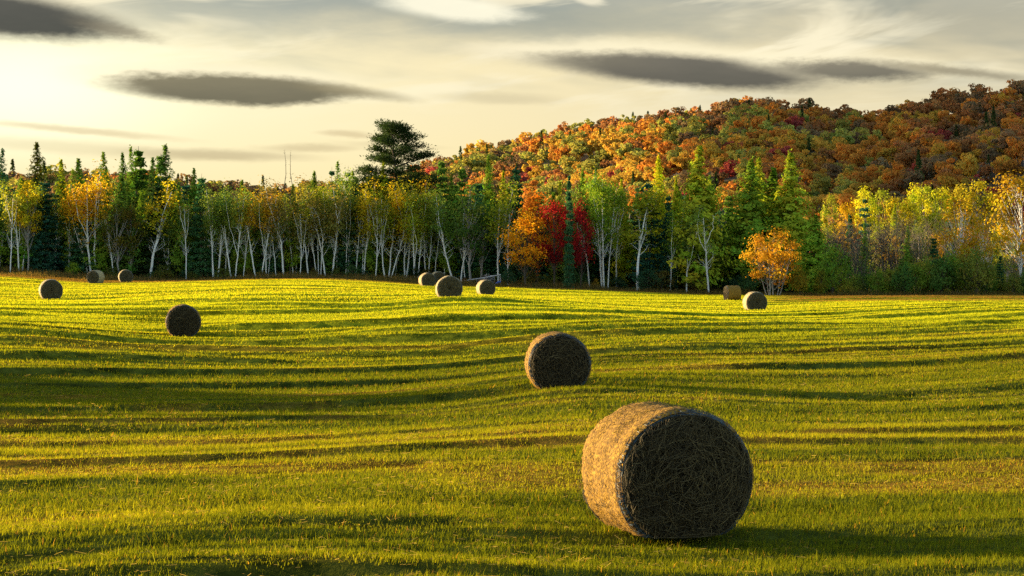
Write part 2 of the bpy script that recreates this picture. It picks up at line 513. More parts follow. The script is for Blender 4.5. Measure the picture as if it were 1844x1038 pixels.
def sheet(name, xs, ys, zf, mat, tintf=None):
    X, Y = np.meshgrid(xs, ys)
    Z = zf(X, Y)
    nx, ny = len(xs), len(ys)
    i = np.arange(ny - 1)[:, None] * nx; j = np.arange(nx - 1)[None]
    q = np.stack([i + j, i + j + 1, i + nx + j + 1, i + nx + j], -1).reshape(-1, 4)
    mb = MB()
    mb.put(np.stack([X, Y, Z], -1).reshape(-1, 3), q=q, tint=None if tintf is None else tintf(X, Y).reshape(-1, 3))
    return add(name, mb.mesh(name, [mat], True))


def turf_colour(X, Y):
    """straw where the hay was cut short, green where it has grown back, in bands along the swaths"""
    v = swath(X, Y)
    b = 0.55 * vn(X * 0.03, v * 0.33, 11) + 0.5 * vn(X * 0.07, v * 0.75, 12) + 0.3 * vn(X * 0.35, v * 0.9, 13) + 0.25 * vn(X * 1.3, Y * 1.3, 14)
    return b


def soil_tint(X, Y):
    b = turf_colour(X, Y)
    k = ss(b, 0.1, 0.6)[..., None]
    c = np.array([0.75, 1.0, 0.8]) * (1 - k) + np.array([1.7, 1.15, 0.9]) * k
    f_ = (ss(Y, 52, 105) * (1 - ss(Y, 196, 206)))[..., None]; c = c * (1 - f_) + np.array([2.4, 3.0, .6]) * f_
    u = rut(X, swath(X, Y))[..., None]
    return c * (1 - 0.5 * u)


xs = np.concatenate([[-2500, -1200, -700, -450, -300, -220, -160], np.linspace(-120, -40, 81)[:-1], np.linspace(-40, 40, 161), np.linspace(40, 120, 81)[1:], [160, 220, 300, 450, 700, 1200, 2500]])
ys = np.concatenate([[-600, -200, -80, -30, -10, 0, 6, 10], np.arange(13, 60, 0.22), np.arange(60, 232, 0.7), np.arange(232, 330, 6), [350, 420, 600, 900, 1500, 3000, 6000]])
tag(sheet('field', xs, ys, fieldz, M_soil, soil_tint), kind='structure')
hx = np.arange(-340, 560, 8.0); hy = np.concatenate([np.arange(330, 1000, 8.0), np.arange(1000, 2000, 60)])
tag(sheet('hill', hx, hy, hillz, M_litter), kind='structure')


# ---------------------------------------------------------------- grass
def grass():
    rng = np.random.default_rng(3)
    mb = MB()
    for (y0, y1, dens, wd, h0, h1, seg) in ((14.5, 24, 1900, 0.0038, 0.035, 0.115, 2), (24, 36, 1100, 0.0055, 0.035, 0.11, 1), (36, 60, 480, 0.009, 0.04, 0.11, 1),
                                            (60, 110, 190, 0.016, 0.045, 0.11, 1), (110, 215, 65, 0.030, 0.05, 0.11, 1)):
        hw = lambda y: 0.285 * y + 1.5
        n = int(dens * (y1 - y0) * (hw(y0) + hw(y1)))
        Y = rng.uniform(y0, y1, n); X = rng.uniform(-1, 1, n) * hw(y1)
        k = np.abs(X) < hw(Y); X = X[k]; Y = Y[k]
        b = turf_colour(X, Y)
        # the cut bands are thin and short, the grown ones thick and tall
        ru = rut(X, swath(X, Y))
        keep = rng.uniform(0, 1, len(X)) < np.clip(0.97 - 0.45 * ss(b, 0.2, 0.8), 0.2, 1) * (1 - 0.72 * ru)
        X = X[keep]; Y = Y[keep]; b = b[keep]; ru = ru[keep]; n = len(X)
        tuft = vn(X * 3.1, Y * 3.1, 21) + 0.6 * vn(X * 7, Y * 7, 22)
        v = swath(X, Y)
        rid = vn(X * 0.05, v * 0.42, 1)
        H = (h0 + (h1 - h0) * rng.uniform(0, 1, n) ** 1.6) * (0.9 + 0.22 * tuft) * (1.0 - 0.35 * ss(b, 0.2, 0.9)) * (1 + 0.25 * rid) * (1 - 0.45 * ru)
        H = np.clip(H, 0.025, 0.3)
        H = np.where(rng.uniform(0, 1, n) < 0.02, H * 1.9, H)
        H = np.clip(H, 0.025, 0.24)
        Z = fieldz(X, Y) - 0.01
        th = rng.uniform(0, 2 * math.pi, n)
        lean = rng.uniform(0.05, 0.75, n) * H
        la = rng.normal(0.6, 1.5, n)
        W = wd * rng.uniform(0.6, 1.3, n)
        base = np.stack([X, Y, Z], 1)
        side = np.stack([np.cos(th), np.sin(th), np.zeros(n)], 1) * W[:, None]
        off = np.stack([np.cos(la) * lean, np.sin(la) * lean, H], 1)
        r = rng.uniform(0, 1, n)
        k = np.clip(ss(b - 0.55 * np.exp(-((Y - 47) / 9) ** 2) * ss(-X, -9, 4), -0.25, 0.65) * 0.85 + (r - 0.5) * 0.4, 0, 1)[:, None]  # left dip painted a deeper green, adding to the shade there
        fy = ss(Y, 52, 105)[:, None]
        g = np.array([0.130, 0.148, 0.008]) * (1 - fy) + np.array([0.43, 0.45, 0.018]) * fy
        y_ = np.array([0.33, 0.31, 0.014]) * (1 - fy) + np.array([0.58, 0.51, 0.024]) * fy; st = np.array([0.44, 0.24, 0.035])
        px = CX + F * X / Y                              # the unmown strip along the trees is dull and dry
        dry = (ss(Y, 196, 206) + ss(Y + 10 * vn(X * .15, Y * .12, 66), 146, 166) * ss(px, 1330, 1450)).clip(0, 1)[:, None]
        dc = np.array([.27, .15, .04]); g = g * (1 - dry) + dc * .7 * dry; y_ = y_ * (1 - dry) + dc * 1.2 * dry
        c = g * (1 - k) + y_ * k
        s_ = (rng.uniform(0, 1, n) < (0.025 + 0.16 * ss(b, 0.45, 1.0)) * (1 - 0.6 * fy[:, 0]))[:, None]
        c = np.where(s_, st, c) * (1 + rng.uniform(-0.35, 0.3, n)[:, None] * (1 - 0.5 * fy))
        if seg == 2:
            mid = base + off * np.array([0.35, 0.35, 0.6])
            P = np.stack([base - side, base + side, mid + side * 0.7, mid - side * 0.7, base + off], 1).reshape(-1, 3)
            i = np.arange(n)[:, None] * 5
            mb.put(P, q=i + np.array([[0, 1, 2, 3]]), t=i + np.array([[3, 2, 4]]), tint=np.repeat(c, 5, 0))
        else:
            P = np.stack([base - side, base + side, base + off], 1).reshape(-1, 3)
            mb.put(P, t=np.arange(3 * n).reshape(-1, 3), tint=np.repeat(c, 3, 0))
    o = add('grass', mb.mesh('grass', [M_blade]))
    tag(o, 'short mown yellow green grass covering the rolling hayfield', 'grass', kind='stuff')


grass()


def loose_hay():
    """dropped stalks left lying on the turf"""
    rng = np.random.default_rng(44); mb = MB()
    n = 13000
    Y = 14.5 + 45 * rng.uniform(0, 1, n) ** 1.3; X = rng.uniform(-1, 1, n) * (0.285 * Y + 1.5)
    d = vn(X * .25, swath(X, Y) * .55, 45) + .5 * vn(X * .9, Y * .9, 46)
    k = rng.uniform(-.9, 1.2, n) < d; X = X[k]; Y = Y[k]; n = len(X)
    a = rng.normal(0, .9, n); ln = rng.uniform(.03, .13, n); w = .0011 + .00006 * Y
    z = fieldz(X, Y) + rng.uniform(.015, .06, n)
    c = np.stack([X, Y, z], 1); d1 = np.stack([np.cos(a), np.sin(a), rng.normal(0, .22, n)], 1) * (ln / 2)[:, None]
    up = np.array([0, 0, 1.0]) * w[:, None]
    P = np.stack([c - d1 - up, c + d1 - up, c + d1 + up, c - d1 + up], 1).reshape(-1, 3)
    t = np.array([.34, .25, .09]) * rng.uniform(.4, 1.1, n)[:, None]
    mb.put(P, q=np.arange(4 * n).reshape(-1, 4), tint=np.repeat(t, 4, 0))
    tag(add('loose_hay', mb.mesh('loose_hay', [M_blade])), 'pale dropped hay stalks scattered over the near turf', 'loose hay', kind='stuff')


loose_hay()


# ---------------------------------------------------------------- hay bales
def bale_meshes(seed, rings, segs, nst, R=0.73, L=1.22, flat=0.84, sag=0.97, wrap=None, end=None):
    rng = np.random.default_rng(seed)
    rs = np.random.RandomState(seed)
    def squash(P):
        z = P[:, 2].copy(); lim = -R * flat
        P[:, 2] = np.where(z < lim, lim + (z - lim) * 0.12, z)
        low = ss(-P[:, 2], 0.2 * R, R)
        P[:, 0] *= 1 + 0.035 * low
        P[:, 2] *= sag
        P[:, 2] -= -R * flat * sag - 0.02                   # base at z = 0
        return P
    a = np.arange(segs) * 2 * math.pi / segs
    wob = 0.012 * np.sin(3 * a + seed) + 0.008 * np.sin(7 * a + 2 * seed)
    # wrapped side
    ns = 26
    t = np.linspace(-1, 1, ns)
    prof = R * (1 - 0.045 * np.clip((np.abs(t) - 0.92) / 0.08, 0, 1) ** 2.2) + 0.012 * np.cos(t * 9)
    mb = MB()
    rad = prof[:, None] + wob[None] + 0.006 * rng.normal(size=(ns, segs)) + 0.012 * vn(t[:, None] * 5, a[None] * 4, seed)
    V = np.stack([rad * np.cos(a)[None], np.repeat(t[:, None] * L / 2, segs, 1), rad * np.sin(a)[None]], -1)
    i = np.arange(ns - 1)[:, None] * segs; j = np.arange(segs)[None]; k = (j + 1) % segs
    q = np.stack([i + j, i + segs + j, i + segs + k, i + k], -1).reshape(-1, 4)
    tn = (1 + 0.10 * np.sin(t[:, None] * 44 + a[None] * 0.6) + 0.15 * vn(t[:, None] * 14, a[None] * 2.0, 3 + seed) + 0.12 * rng.normal(size=(ns, segs))).reshape(-1)
    mb.put(squash(V.reshape(-1, 3)), q=q, tint=np.stack([tn, tn, tn], 1))
    side = mb.mesh('bale_side', [wrap or M_hay], True)
    # ends
    ends = []
    for sgn in (-1, 1):
        mb = MB()
        rr = np.linspace(0.0, 1, rings)
        e_r = R * 0.955
        rad = e_r * rr[:, None] * np.ones(segs)[None] + wob[None] * rr[:, None]
        spiral = np.sin(rr[:, None] * 58 + a[None] * 1.0 + 2.5 * vn(rr[:, None] * 3, np.cos(a)[None] * 3, seed + 5))
        dep = 0.02 * spiral * ss(rr, 0.05, 0.3)[:, None] + 0.05 * (1 - rr[:, None] ** 3) + 0.014 * vn(rad * np.cos(a)[None] * 6, rad * np.sin(a)[None] * 6, seed) + 0.012 * rng.normal(size=rad.shape)
        dep -= 0.05 * np.exp(-(rr[:, None] / 0.12) ** 2)
        dep *= (1 - ss(rr, 0.93, 1.0))[:, None]
        V = np.stack([rad * np.cos(a)[None], sgn * (L / 2 + dep), rad * np.sin(a)[None]], -1)
        i = np.arange(rings - 1)[:, None] * segs
        q = np.stack([i + j, i + k, i + segs + k, i + segs + j], -1).reshape(-1, 4)
        if sgn > 0: q = q[:, ::-1]
        tn = (1 + 0.6 * spiral * ss(rr, 0.05, 0.4)[:, None] * 0.6 + 0.3 * rng.normal(size=rad.shape)).reshape(-1).clip(0.25, 2.2)
        mb.put(squash(V.reshape(-1, 3)), q=q, tint=np.stack([tn, tn, tn], 1))
        ends.append(mb.mesh('bale_end', [end or M_hayface], True))
    # loose stalks standing proud of the front end
    mb = MB()
    for s_ in range(nst):
        r = e_r * math.sqrt(rng.uniform(0, 0.94)); th = rng.uniform(0, 2 * math.pi)
        ln = rng.uniform(0.07, 0.28) if s_ % 9 else rng.uniform(0.15, 0.38)
        tang = th + math.pi / 2 + rng.normal(0, 0.7) if rng.uniform() < 0.68 else rng.normal(-math.pi / 2, 0.7)
        c0 = np.array([r * math.cos(th), 0, r * math.sin(th)]); d = np.array([math.cos(tang), 0, math.sin(tang)])
        bow = rng.normal(0, 0.3)
        pe = np.array([-d[2], 0, d[0]])
        pts = []
        y_off = rng.uniform(0.0, 0.05)
        for u in (-0.5, -0.17, 0.17, 0.5):
            p = c0 + d * ln * u + pe * bow * ln * (u * u)
            rr_ = min(1.0, math.hypot(p[0], p[2]) / e_r)
            if rr_ >= 1: p = p / (math.hypot(p[0], p[2]) / (e_r * 0.98))
            p[1] = -(L / 2 + 0.05 * (1 - rr_ ** 3) + 0.015 + y_off * (0.6 + 0.8 * (u + 0.5)))
            pts.append(p)
        pts = squash(np.array(pts))
        w_ = rng.uniform(0.001, 0.0032) if s_ % 9 else rng.uniform(0.003, 0.005)
        mb.tube(pts, [w_, w_, w_, w_ * 0.5], 3, tint=np.full(3, rng.uniform(.25, 1.0) ** 1.5 * 2.0))
    for s_ in range(nst // 2):                        # short stalks poking through the wrap
        th = rng.uniform(0, 2 * math.pi); y_ = rng.uniform(-L / 2, L / 2)
        if math.sin(th) < -0.75: continue
        ln = rng.uniform(0.02, 0.07)
        p0 = np.array([R * math.cos(th), y_, R * math.sin(th)])
        tg = np.array([-math.sin(th), 0, math.cos(th)]) * rng.choice([-1, 1])
        p1 = p0 + tg * ln + np.array([math.cos(th), rng.normal(0, 0.4), math.sin(th)]) * 0.022
        pts = squash(np.array([p0, (p0 + p1) / 2 + np.array([math.cos(th), 0, math.sin(th)]) * 0.006, p1]))
        mb.tube(pts, [0.0022, 0.002, 0.001], 3)
    for s_ in range(nst // 8):                        # ragged fringe hanging off the far rim
        th = rng.uniform(math.radians(196), math.radians(238))
        p0 = np.array([R * .95 * math.cos(th), L / 2 * rng.uniform(.9, 1.0), R * .95 * math.sin(th)])
        tg = np.array([-math.sin(th), 0, math.cos(th)])
        ln = rng.uniform(.05, .14)
        p1 = p0 + tg * ln + np.array([math.cos(th), rng.normal(.2, .3), math.sin(th)]) * rng.uniform(.0, .03)
        pts = squash(np.array([p0, (p0 + p1) / 2 + np.array([math.cos(th), .3, math.sin(th)]) * .02, p1]))
        mb.tube(pts, [.004, .004, .002], 3)
    straw = mb.mesh('bale_straw', [M_straw])
    # edge of the net wrap drawn over the rim of the end
    mb = MB()
    aa = np.linspace(0, 2 * math.pi, 73)
    for q_ in range(9):
        rr_ = R * (0.93 + 0.0085 * q_); yy = -(L / 2) * (1.0 - 0.012 * q_) - 0.008
        w_ = 0.006 * vn(aa * 3, np.full_like(aa, q_), seed) + 0.006
        pts = squash(np.stack([(rr_ + w_) * np.cos(aa), np.full_like(aa, yy) - 0.01 * vn(aa * 5, np.full_like(aa, q_ + 9.0), seed), (rr_ + w_) * np.sin(aa)], 1))
        mb.tube(pts, np.full(len(pts), 0.0024), 4)
    for q_ in range(110):
        th = rng.uniform(0, 2 * math.pi); th2 = th + rng.uniform(-0.08, 0.08)
        p0 = [R * 0.92 * math.cos(th), -L / 2 - 0.02, R * 0.92 * math.sin(th)]; p1 = [R * 1.004 * math.cos(th2), -L / 2 * 0.9, R * 1.004 * math.sin(th2)]
        pm = [R * 0.985 * math.cos(th), -L / 2 * 0.99 - 0.008, R * 0.985 * math.sin(th)]
        mb.tube(squash(np.array([p0, pm, p1])), [0.002, 0.002, 0.002], 3)
    net = mb.mesh('bale_net', [M_net])
    return side, ends, straw, net


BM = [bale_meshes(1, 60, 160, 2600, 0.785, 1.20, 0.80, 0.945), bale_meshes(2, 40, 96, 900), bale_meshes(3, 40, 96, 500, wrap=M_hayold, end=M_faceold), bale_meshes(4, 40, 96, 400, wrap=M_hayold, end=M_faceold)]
BALES = [  # px, base py, distance, yaw of the end turned to us, variant, scale, sink, label
    (1237, 967, 20.6, 18, 0, 1.0, -0.035, 'largest round hay bale in the foreground, dark straw end and sunlit golden left side'),
    (1008, 697, 45, 4, 1, 1.0, 0.02, 'round hay bale alone in mid field, straight behind the foreground bale, coiled end showing'),
    (330, 604, 81, 10, 1, 0.99, 0.10, 'dark round hay bale sunk behind a rise of grass on the left of the field'),
    (93, 539, 128, 19, 2, 1.0, 0.02, 'round hay bale nearest the left edge of the field, with a long shadow'),
    (167, 511, 200, -18, 3, 1.0, 0.25, 'small distant round hay bale turned sideways, left of a smaller one under the birches'),
    (227, 508.5, 205, 16, 2, 1.0, 0.40, 'smallest distant hay bale, half hidden by the crest below a white forked birch'),
    (772, 517, 195, 16, 3, 1.05, 0.0, 'round hay bale with bright left rim at the far field edge, overlapping another behind it'),
    (791, 516.5, 208, 16, 2, 1.0, 0.0, 'distant hay bale mostly hidden behind two nearer bales in the cluster'),
    (810, 537, 110, 6, 3, 1.0, 0.0, 'nearest hay bale of the far cluster, wide brown end face on bright grass'),
    (878, 531, 165, 16, 2, 0.98, 0.0, 'round hay bale standing in front of the pole barrier and branch heap'),
    (1307, 541, 168, -78, 1, 0.97, 0.0, 'hay bale lying sideways on, grey wrapped side with orange lit end, before dark trees'),
    (1363, 559, 128, 6, 2, 0.97, 0.0, 'hay bale with creamy lit left side in front of the golden leaved bush'),
]
for (px, py, Y, yaw, va, sc, sink, lab) in BALES:
    L = 1.22 * sc; y_ = math.radians(yaw)
    x = (px - CX) / F * Y; X0 = x - math.sin(y_) * L / 2; Y0 = Y + math.cos(y_) * L / 2
    z0 = float(fieldz(X0, Y0)) - 0.02 - min(sink, 0)
    side, ends, straw, net = BM[va]
    e = empty('hay_bale', (X0, Y0, z0), y_, sc)
    tag(e, lab, 'hay bale', 'round hay bales on the mown field')
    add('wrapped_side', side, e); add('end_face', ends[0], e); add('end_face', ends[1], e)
    tag(add('loose_straw', straw, e), kind='stuff'); add('net_wrap', net, e)


# ---------------------------------------------------------------- trees
def curve(p0, p1, bow, n, rng, jit=0.012):
    t = np.linspace(0, 1, n)[:, None]
    p0 = np.array(p0, float); p1 = np.array(p1, float)
    d = p1 - p0
    k = np.linalg.norm(d)
    off = unit(rng, 1)[0] * bow * k
    return p0 + d * t + off * (4 * t * (1 - t)) + rng.normal(0, jit * k, (n, 3)) * (t * (1 - t) * 4)


def shade_tint(rng, n, amt=0.25, hue=0.12):
    v = rng.uniform(1 - amt, 1 + amt, n); h = rng.normal(0, hue, n)
    return np.stack([v * (1 + h), v * (1 - 0.3 * h), v * (1 - 0.5 * h)], 1).clip(0.1, 3)


def grow(mb, rng, base, direc, ln, r0, sides=5, n=5, bow=0.08, m=0):
    """one branch; returns its points"""
    direc = np.array(direc, float); direc /= np.linalg.norm(direc)
    pts = curve(base, np.array(base) + direc * ln, bow, n, rng)
    mb.tube(pts, np.linspace(r0, r0 * 0.25, n), sides, m)
    return pts


def make_birch(seed, nst, H=10.5, spread=1.0, leaf=1.0, low=0.56, bare=0.0):
    rng = np.random.default_rng(seed)
    stems, cr = [], MB()
    for s in range(nst):
        mb = MB()
        ang = 2 * math.pi * s / max(nst, 1) + rng.uniform(-0.5, 0.5)
        b = np.array([math.cos(ang) * 0.35, math.sin(ang) * 0.35, -0.15]) * (0 if nst == 1 else 1)
        b[2] = -0.15
        h = H * rng.uniform(0.72, 1.0)
        lean = spread * rng.uniform(0.25, 1.0) * h * 0.25
        top = b + np.array([math.cos(ang) * lean + rng.normal(0, 0.5), math.sin(ang) * lean * 0.6, h])
        pts = curve(b, top, 0.028, 12, rng, 0.0035)
        r0 = rng.uniform(0.068, 0.10) if nst > 1 else 0.105
        mb.tube(pts, r0 * (1 - 0.82 * np.linspace(0, 1, 12)) + 0.008, 7)
        for k in range(2 if nst < 4 else 1):            # strong forking limbs
            i = int(rng.integers(3, 8)); a = ang + rng.uniform(-1.4, 1.4)
            lb = grow(mb, rng, pts[i], (math.cos(a) * .33, math.sin(a) * .3, 1.0), (H - pts[i][2]) * rng.uniform(.65, .95), r0 * .55, 5, 8, 0.07)
            for q in range(4):
                c_ = lb[rng.integers(5, 8)]
                grow(mb, rng, c_, unit(rng, 1)[0] + np.array([0, 0, .9]), rng.uniform(.6, 1.3), 0.012, 3, 3, .1)
                nl = int(rng.integers(24, 80) * leaf * (1 - bare))
                P = c_ + np.array([0, 0, .4]) + rng.normal(0, 1, (nl, 3)) * np.array([0.5, 0.5, 0.45])
                leaves(cr, rng, P, 0.125, tint=shade_tint(rng, 1, 0.18, 0.10) * shade_tint(rng, nl, 0.16, 0.05), nrm=out_of(P, c_))
        nb = 15
        for k in range(nb):
            t = rng.uniform(0.28, 0.97) if k > 3 else rng.uniform(0.3, 0.6)
            f = t * 11; i = min(int(f), 10); p = pts[i] + (pts[i + 1] - pts[i]) * (f - i)
            a = rng.uniform(0, 2 * math.pi); up = rng.uniform(0.7, 1.7)
            ln = rng.uniform(0.7, 1.9) * (1.1 - 0.65 * t)
            br = grow(mb, rng, p, (math.cos(a), math.sin(a), up), ln, 0.035 * (1.25 - t), 4, 5, 0.10)
            for q in range(3):
                i2 = rng.integers(1, 5)
                tw = grow(mb, rng, br[i2], unit(rng, 1)[0] * 0.8 + np.array([math.cos(a) * .5, math.sin(a) * .5, 0.5]), rng.uniform(0.4, 1.0), 0.011, 3, 3, 0.1)
                if t > low and rng.uniform() > bare:
                    nl = int(rng.integers(14, 64) * leaf)
                    P = tw[2] + rng.normal(0, 1, (nl, 3)) * np.array([0.46, 0.46, 0.36])
                    leaves(cr, rng, P, 0.125, tint=shade_tint(rng, 1, 0.18, 0.10) * shade_tint(rng, nl, 0.16, 0.05), nrm=out_of(P, tw[2]))
            if rng.uniform() > bare * 0.7:
                nl = int(rng.integers(10, 46) * leaf * ss(t, 0.3, 0.75) + 1)
                P = br[4] + rng.normal(0, 1, (nl, 3)) * np.array([0.5, 0.5, 0.42])
                leaves(cr, rng, P, 0.12, tint=shade_tint(rng, 1, 0.18, 0.10) * shade_tint(rng, nl, 0.16, 0.05), nrm=out_of(P, br[4]))
        nl = int(110 * leaf * (1 - bare))
        P = pts[-1] + rng.normal(0, 1, (nl, 3)) * np.array([0.55, 0.55, 1.0]) - np.array([0, 0, 0.8])
        leaves(cr, rng, P, 0.125, tint=shade_tint(rng, nl, 0.16, 0.06), nrm=out_of(P, pts[-1] - np.array([0, 0, 0.8])))
        stems.append(mb.mesh('birch_stem', [M_birch], True))
    return stems, cr.mesh('birch_crown', [M_leaf])


def make_larch(seed, H=13.0, R=1.9, low=0.12, dens=1.15, leafs=0.15, up=0.25, prof=1.0):
    rng = np.random.default_rng(seed)
    tr, cr = MB(), MB()
    pts = curve((0, 0, -0.2), (rng.normal(0, 0.15), rng.normal(0, 0.15), H), 0.006, 12, rng)
    tr.tube(pts, np.linspace(0.15, 0.015, 12), 6)
    nb = int(120 * dens)
    for k in range(nb):
        t = low + (1 - low) * ((k + rng.uniform(0, 1)) / nb) ** 0.9
        f = t * 11; i = min(int(f), 10); p = pts[i] + (pts[i + 1] - pts[i]) * (f - i)
        u = (t - low) / (1 - low)
        ln = R * ((1 - u) ** prof) * min(1, 0.55 + u * 3) * rng.uniform(0.5, 1.15) + 0.10
        a = k * 2.4 + rng.uniform(-0.5, 0.5)
        br = grow(tr, rng, p, (math.cos(a), math.sin(a), up + rng.normal(0, 0.12)), ln, 0.022, 3, 4, 0.05)
        nl = int((18 + 32 * ln / max(R, 1) * 1.3))
        w = rng.uniform(0.15, 1.05, nl)[:, None]
        P = br[0] + (br[3] - br[0]) * w + rng.normal(0, 1, (nl, 3)) * min(0.24, 0.03 + 0.12 * ln) * np.array([1, 1, 0.8])
        leaves(cr, rng, P, min(leafs, 0.07 + 0.07 * ln), 0, 1.15, 0.55, tint=shade_tint(rng, 1, 0.22, 0.12) * shade_tint(rng, nl, 0.18, 0.05), nrm=out_of(P, np.array([p[0], p[1], 0]) + np.array([0, 0, 1]) * (P[:, 2:3] - 0.4), 0.1))
    nl = 60
    P = pts[-1] + rng.normal(0, 1, (nl, 3)) * np.array([0.07, 0.07, 0.22]) - np.array([0, 0, 0.35])
    leaves(cr, rng, P, leafs * 0.9, 0, 1.2, 0.45, tint=shade_tint(rng, nl, 0.2, 0.05))
    return [tr.mesh('conifer_stem', [M_bark], True)], cr.mesh('conifer_crown', [M_needle])


def make_spruce(seed, H=11.0, R=2.0, low=0.03, dens=1.0, sparse=0.0):
    rng = np.random.default_rng(seed)
    tr, cr = MB(), MB()
    pts = curve((0, 0, -0.2), (rng.normal(0, 0.1), rng.normal(0, 0.1), H), 0.004, 10, rng)
    tr.tube(pts, np.linspace(0.16, 0.012, 10), 6)
    nw = int(17 * dens)
    for wl in range(nw):
        u = (wl + rng.uniform(-0.2, 0.2)) / nw; u = min(max(u, 0), 0.985)
        t = low + (1 - low) * u
        f = t * 9; i = min(int(f), 8); p = pts[i] + (pts[i + 1] - pts[i]) * (f - i)
        nb = 8 if sparse == 0 else 6
        for b in range(nb):
            a = b * 2 * math.pi / nb + wl * 0.7 + rng.uniform(-0.25, 0.25)
            ln = (R * (1 - u) ** 0.85 * rng.uniform(0.65, 1.15)) + 0.15
            tilt = -0.35 + 0.75 * u + rng.normal(0, 0.08)
            br = grow(tr, rng, p, (math.cos(a), math.sin(a), tilt), ln, 0.025, 3, 4, 0.04)
            nl = int((16 + 24 * ln) * (1 - sparse))
            w = rng.uniform(0.05, 1.03, nl)[:, None]
            side = np.array([-math.sin(a), math.cos(a), 0])
            P = br[0] + (br[3] - br[0]) * w + side * rng.normal(0, 1, (nl, 1)) * (0.10 + 0.20 * ln * (1.1 - w)) + rng.normal(0, 1, (nl, 3)) * np.array([.05, .05, .10]) - np.array([0, 0, 0.06])
            leaves(cr, rng, P, 0.15, 0.35, 1.2, 0.5, tint=shade_tint(rng, 1, 0.25, 0.06) * shade_tint(rng, nl, 0.3, 0.05))
    return [tr.mesh('spruce_stem', [M_bark], True)], cr.mesh('spruce_crown', [M_needle])


def make_broad(seed, H=9.0, R=2.6, low=0.18, clumps=24, per=95, leaf=0.115, narrow=1.0, bark=None, crad=0.62, trunk_r=0.14, nlimb=7):
    rng = np.random.default_rng(seed)
    tr, cr = MB(), MB()
    top = np.array([rng.normal(0, 0.2), rng.normal(0, 0.2), H * 0.8])
    pts = curve((0, 0, -0.2), top, 0.02, 9, rng)
    tr.tube(pts, np.linspace(trunk_r, trunk_r * 0.2, 9), 6)
    zc = H * (1 + low) / 2; hz = H * (1 - low) / 2
    cs = []
    for k in range(clumps):
        v = unit(rng, 1)[0]; rr = rng.uniform(0.35, 0.95) ** 0.6
        c = np.array([v[0] * R * rr * narrow, v[1] * R * rr * narrow, zc + v[2] * hz * rr * 0.92])
        taper = 1 - 0.35 * ss(c[2], zc, H); c[0] *= taper; c[1] *= taper
        cs.append(c)
        t = np.clip((c[2] - 0.12 * H) / H * 0.9, 0.12, 0.95); f = t * 8; i = min(int(f), 7)
        p = pts[i] + (pts[i + 1] - pts[i]) * (f - i)
        br = curve(p, c, 0.08, 5, rng)
        tr.tube(br, np.linspace(trunk_r * 0.32, 0.012, 5), 4)
        for q in range(3):
            grow(tr, rng, br[3], unit(rng, 1)[0] + np.array([0, 0, .3]), crad * rng.uniform(0.7, 1.4), 0.012, 3, 3, 0.1)
        nl = int(per * rng.uniform(0.6, 1.4))
        cr_ = crad * rng.uniform(0.75, 1.25)
        P = c + rng.normal(0, 1, (nl, 3)) * cr_ * np.array([0.72, 0.72, 0.5])
        leaves(cr, rng, P, leaf * 1.15, 0, 1, 0.75, tint=shade_tint(rng, 1, 0.16, 0.09) * shade_tint(rng, nl, 0.18, 0.05), nrm=out_of(P, c * 0.75 + np.array([0, 0, zc * .25]), 0.2))
    return [tr.mesh('broadleaf_stem', [bark or M_bark], True)], cr.mesh('broadleaf_crown', [M_leaf])


def make_bare(seed, H=7.0, n=3):
    rng = np.random.default_rng(seed)
    tr = MB()
    for s in range(n):
        a = rng.uniform(0, 6.28)
        pts = curve((rng.normal(0, .2), rng.normal(0, .2), -0.1), (math.cos(a) * H * .15, math.sin(a) * H * .15, H * rng.uniform(.8, 1)), 0.03, 8, rng)
        tr.tube(pts, np.linspace(0.07, 0.01, 8), 5)
        for k in range(16):
            i = rng.integers(2, 7); b = rng.uniform(0, 6.28)
            br = grow(tr, rng, pts[i], (math.cos(b), math.sin(b), 1.2), rng.uniform(.8, 2.0), 0.022, 3, 4, .1)
            for q in range(4):
                grow(tr, rng, br[rng.integers(1, 4)], unit(rng, 1)[0] + np.array([0, 0, .9]), rng.uniform(.4, 1.0), 0.010, 3, 3, .1)
    return tr


BIRCH = {n: [make_birch(100 + 10 * n + k, n) for k in range(5)] for n in (1, 2, 3, 4)}
BIRCHB = [make_birch(180 + k, 1, 10.5, 1.0, 0.6, 0.5, 0.55) for k in range(3)]
LARCH = [make_larch(200 + k, 13, 2.7) for k in range(4)]
LARCHW = [make_larch(220 + k, 13, 2.9, 0.05, 1.9, 0.16, 0.2, 0.95) for k in range(3)]
SPRUCE = [make_spruce(300 + k) for k in range(4)]
SPRUCEN = [make_spruce(320 + k, 12, 1.25, 0.05, 1.2) for k in range(2)]
SPRUCES = [make_spruce(330 + k, 11, 2.0, 0.08, 0.75, 0.35) for k in range(2)]
MAPLE = [make_broad(400 + k, 9, 2.4, 0.12, 36, 72) for k in range(3)]
GREENT = [make_broad(420 + k, 10.5, 2.2, 0.25, 30, 62, 0.115, 1.0, M_grey) for k in range(3)]
ASPEN = [make_broad(440 + k, 12, 2.2, 0.35, 30, 80, 0.13, 1.0, M_grey) for k in range(3)]
BUSH = [make_broad(460 + k, 3.0, 1.5, 0.02, 26, 60, 0.085, 1.0, M_bark, 0.42, 0.05) for k in range(3)]


def plant(name, cat, meshes, px, py_top, Y, label, color, H0, group=None, wide=1.0, rz=None, py_base=None):
    stems, crown = meshes
    rr = random.Random(int(px * 13 + py_top * 7 + Y))
    x = (px - CX) / F * Y
    z0 = float(fieldz(x, Y))
    h = CZ + (HY - py_top) / F * Y - z0
    s = h / H0
    e = empty(name, (x, Y, z0 - 0.05), rr.uniform(0, 6.28) if rz is None else rz, (s * wide, s * wide, s))
    tag(e, label, cat, group)
    for st in stems: add('trunk', st, e)
    if crown: add('crown', crown, e, color)
    return e


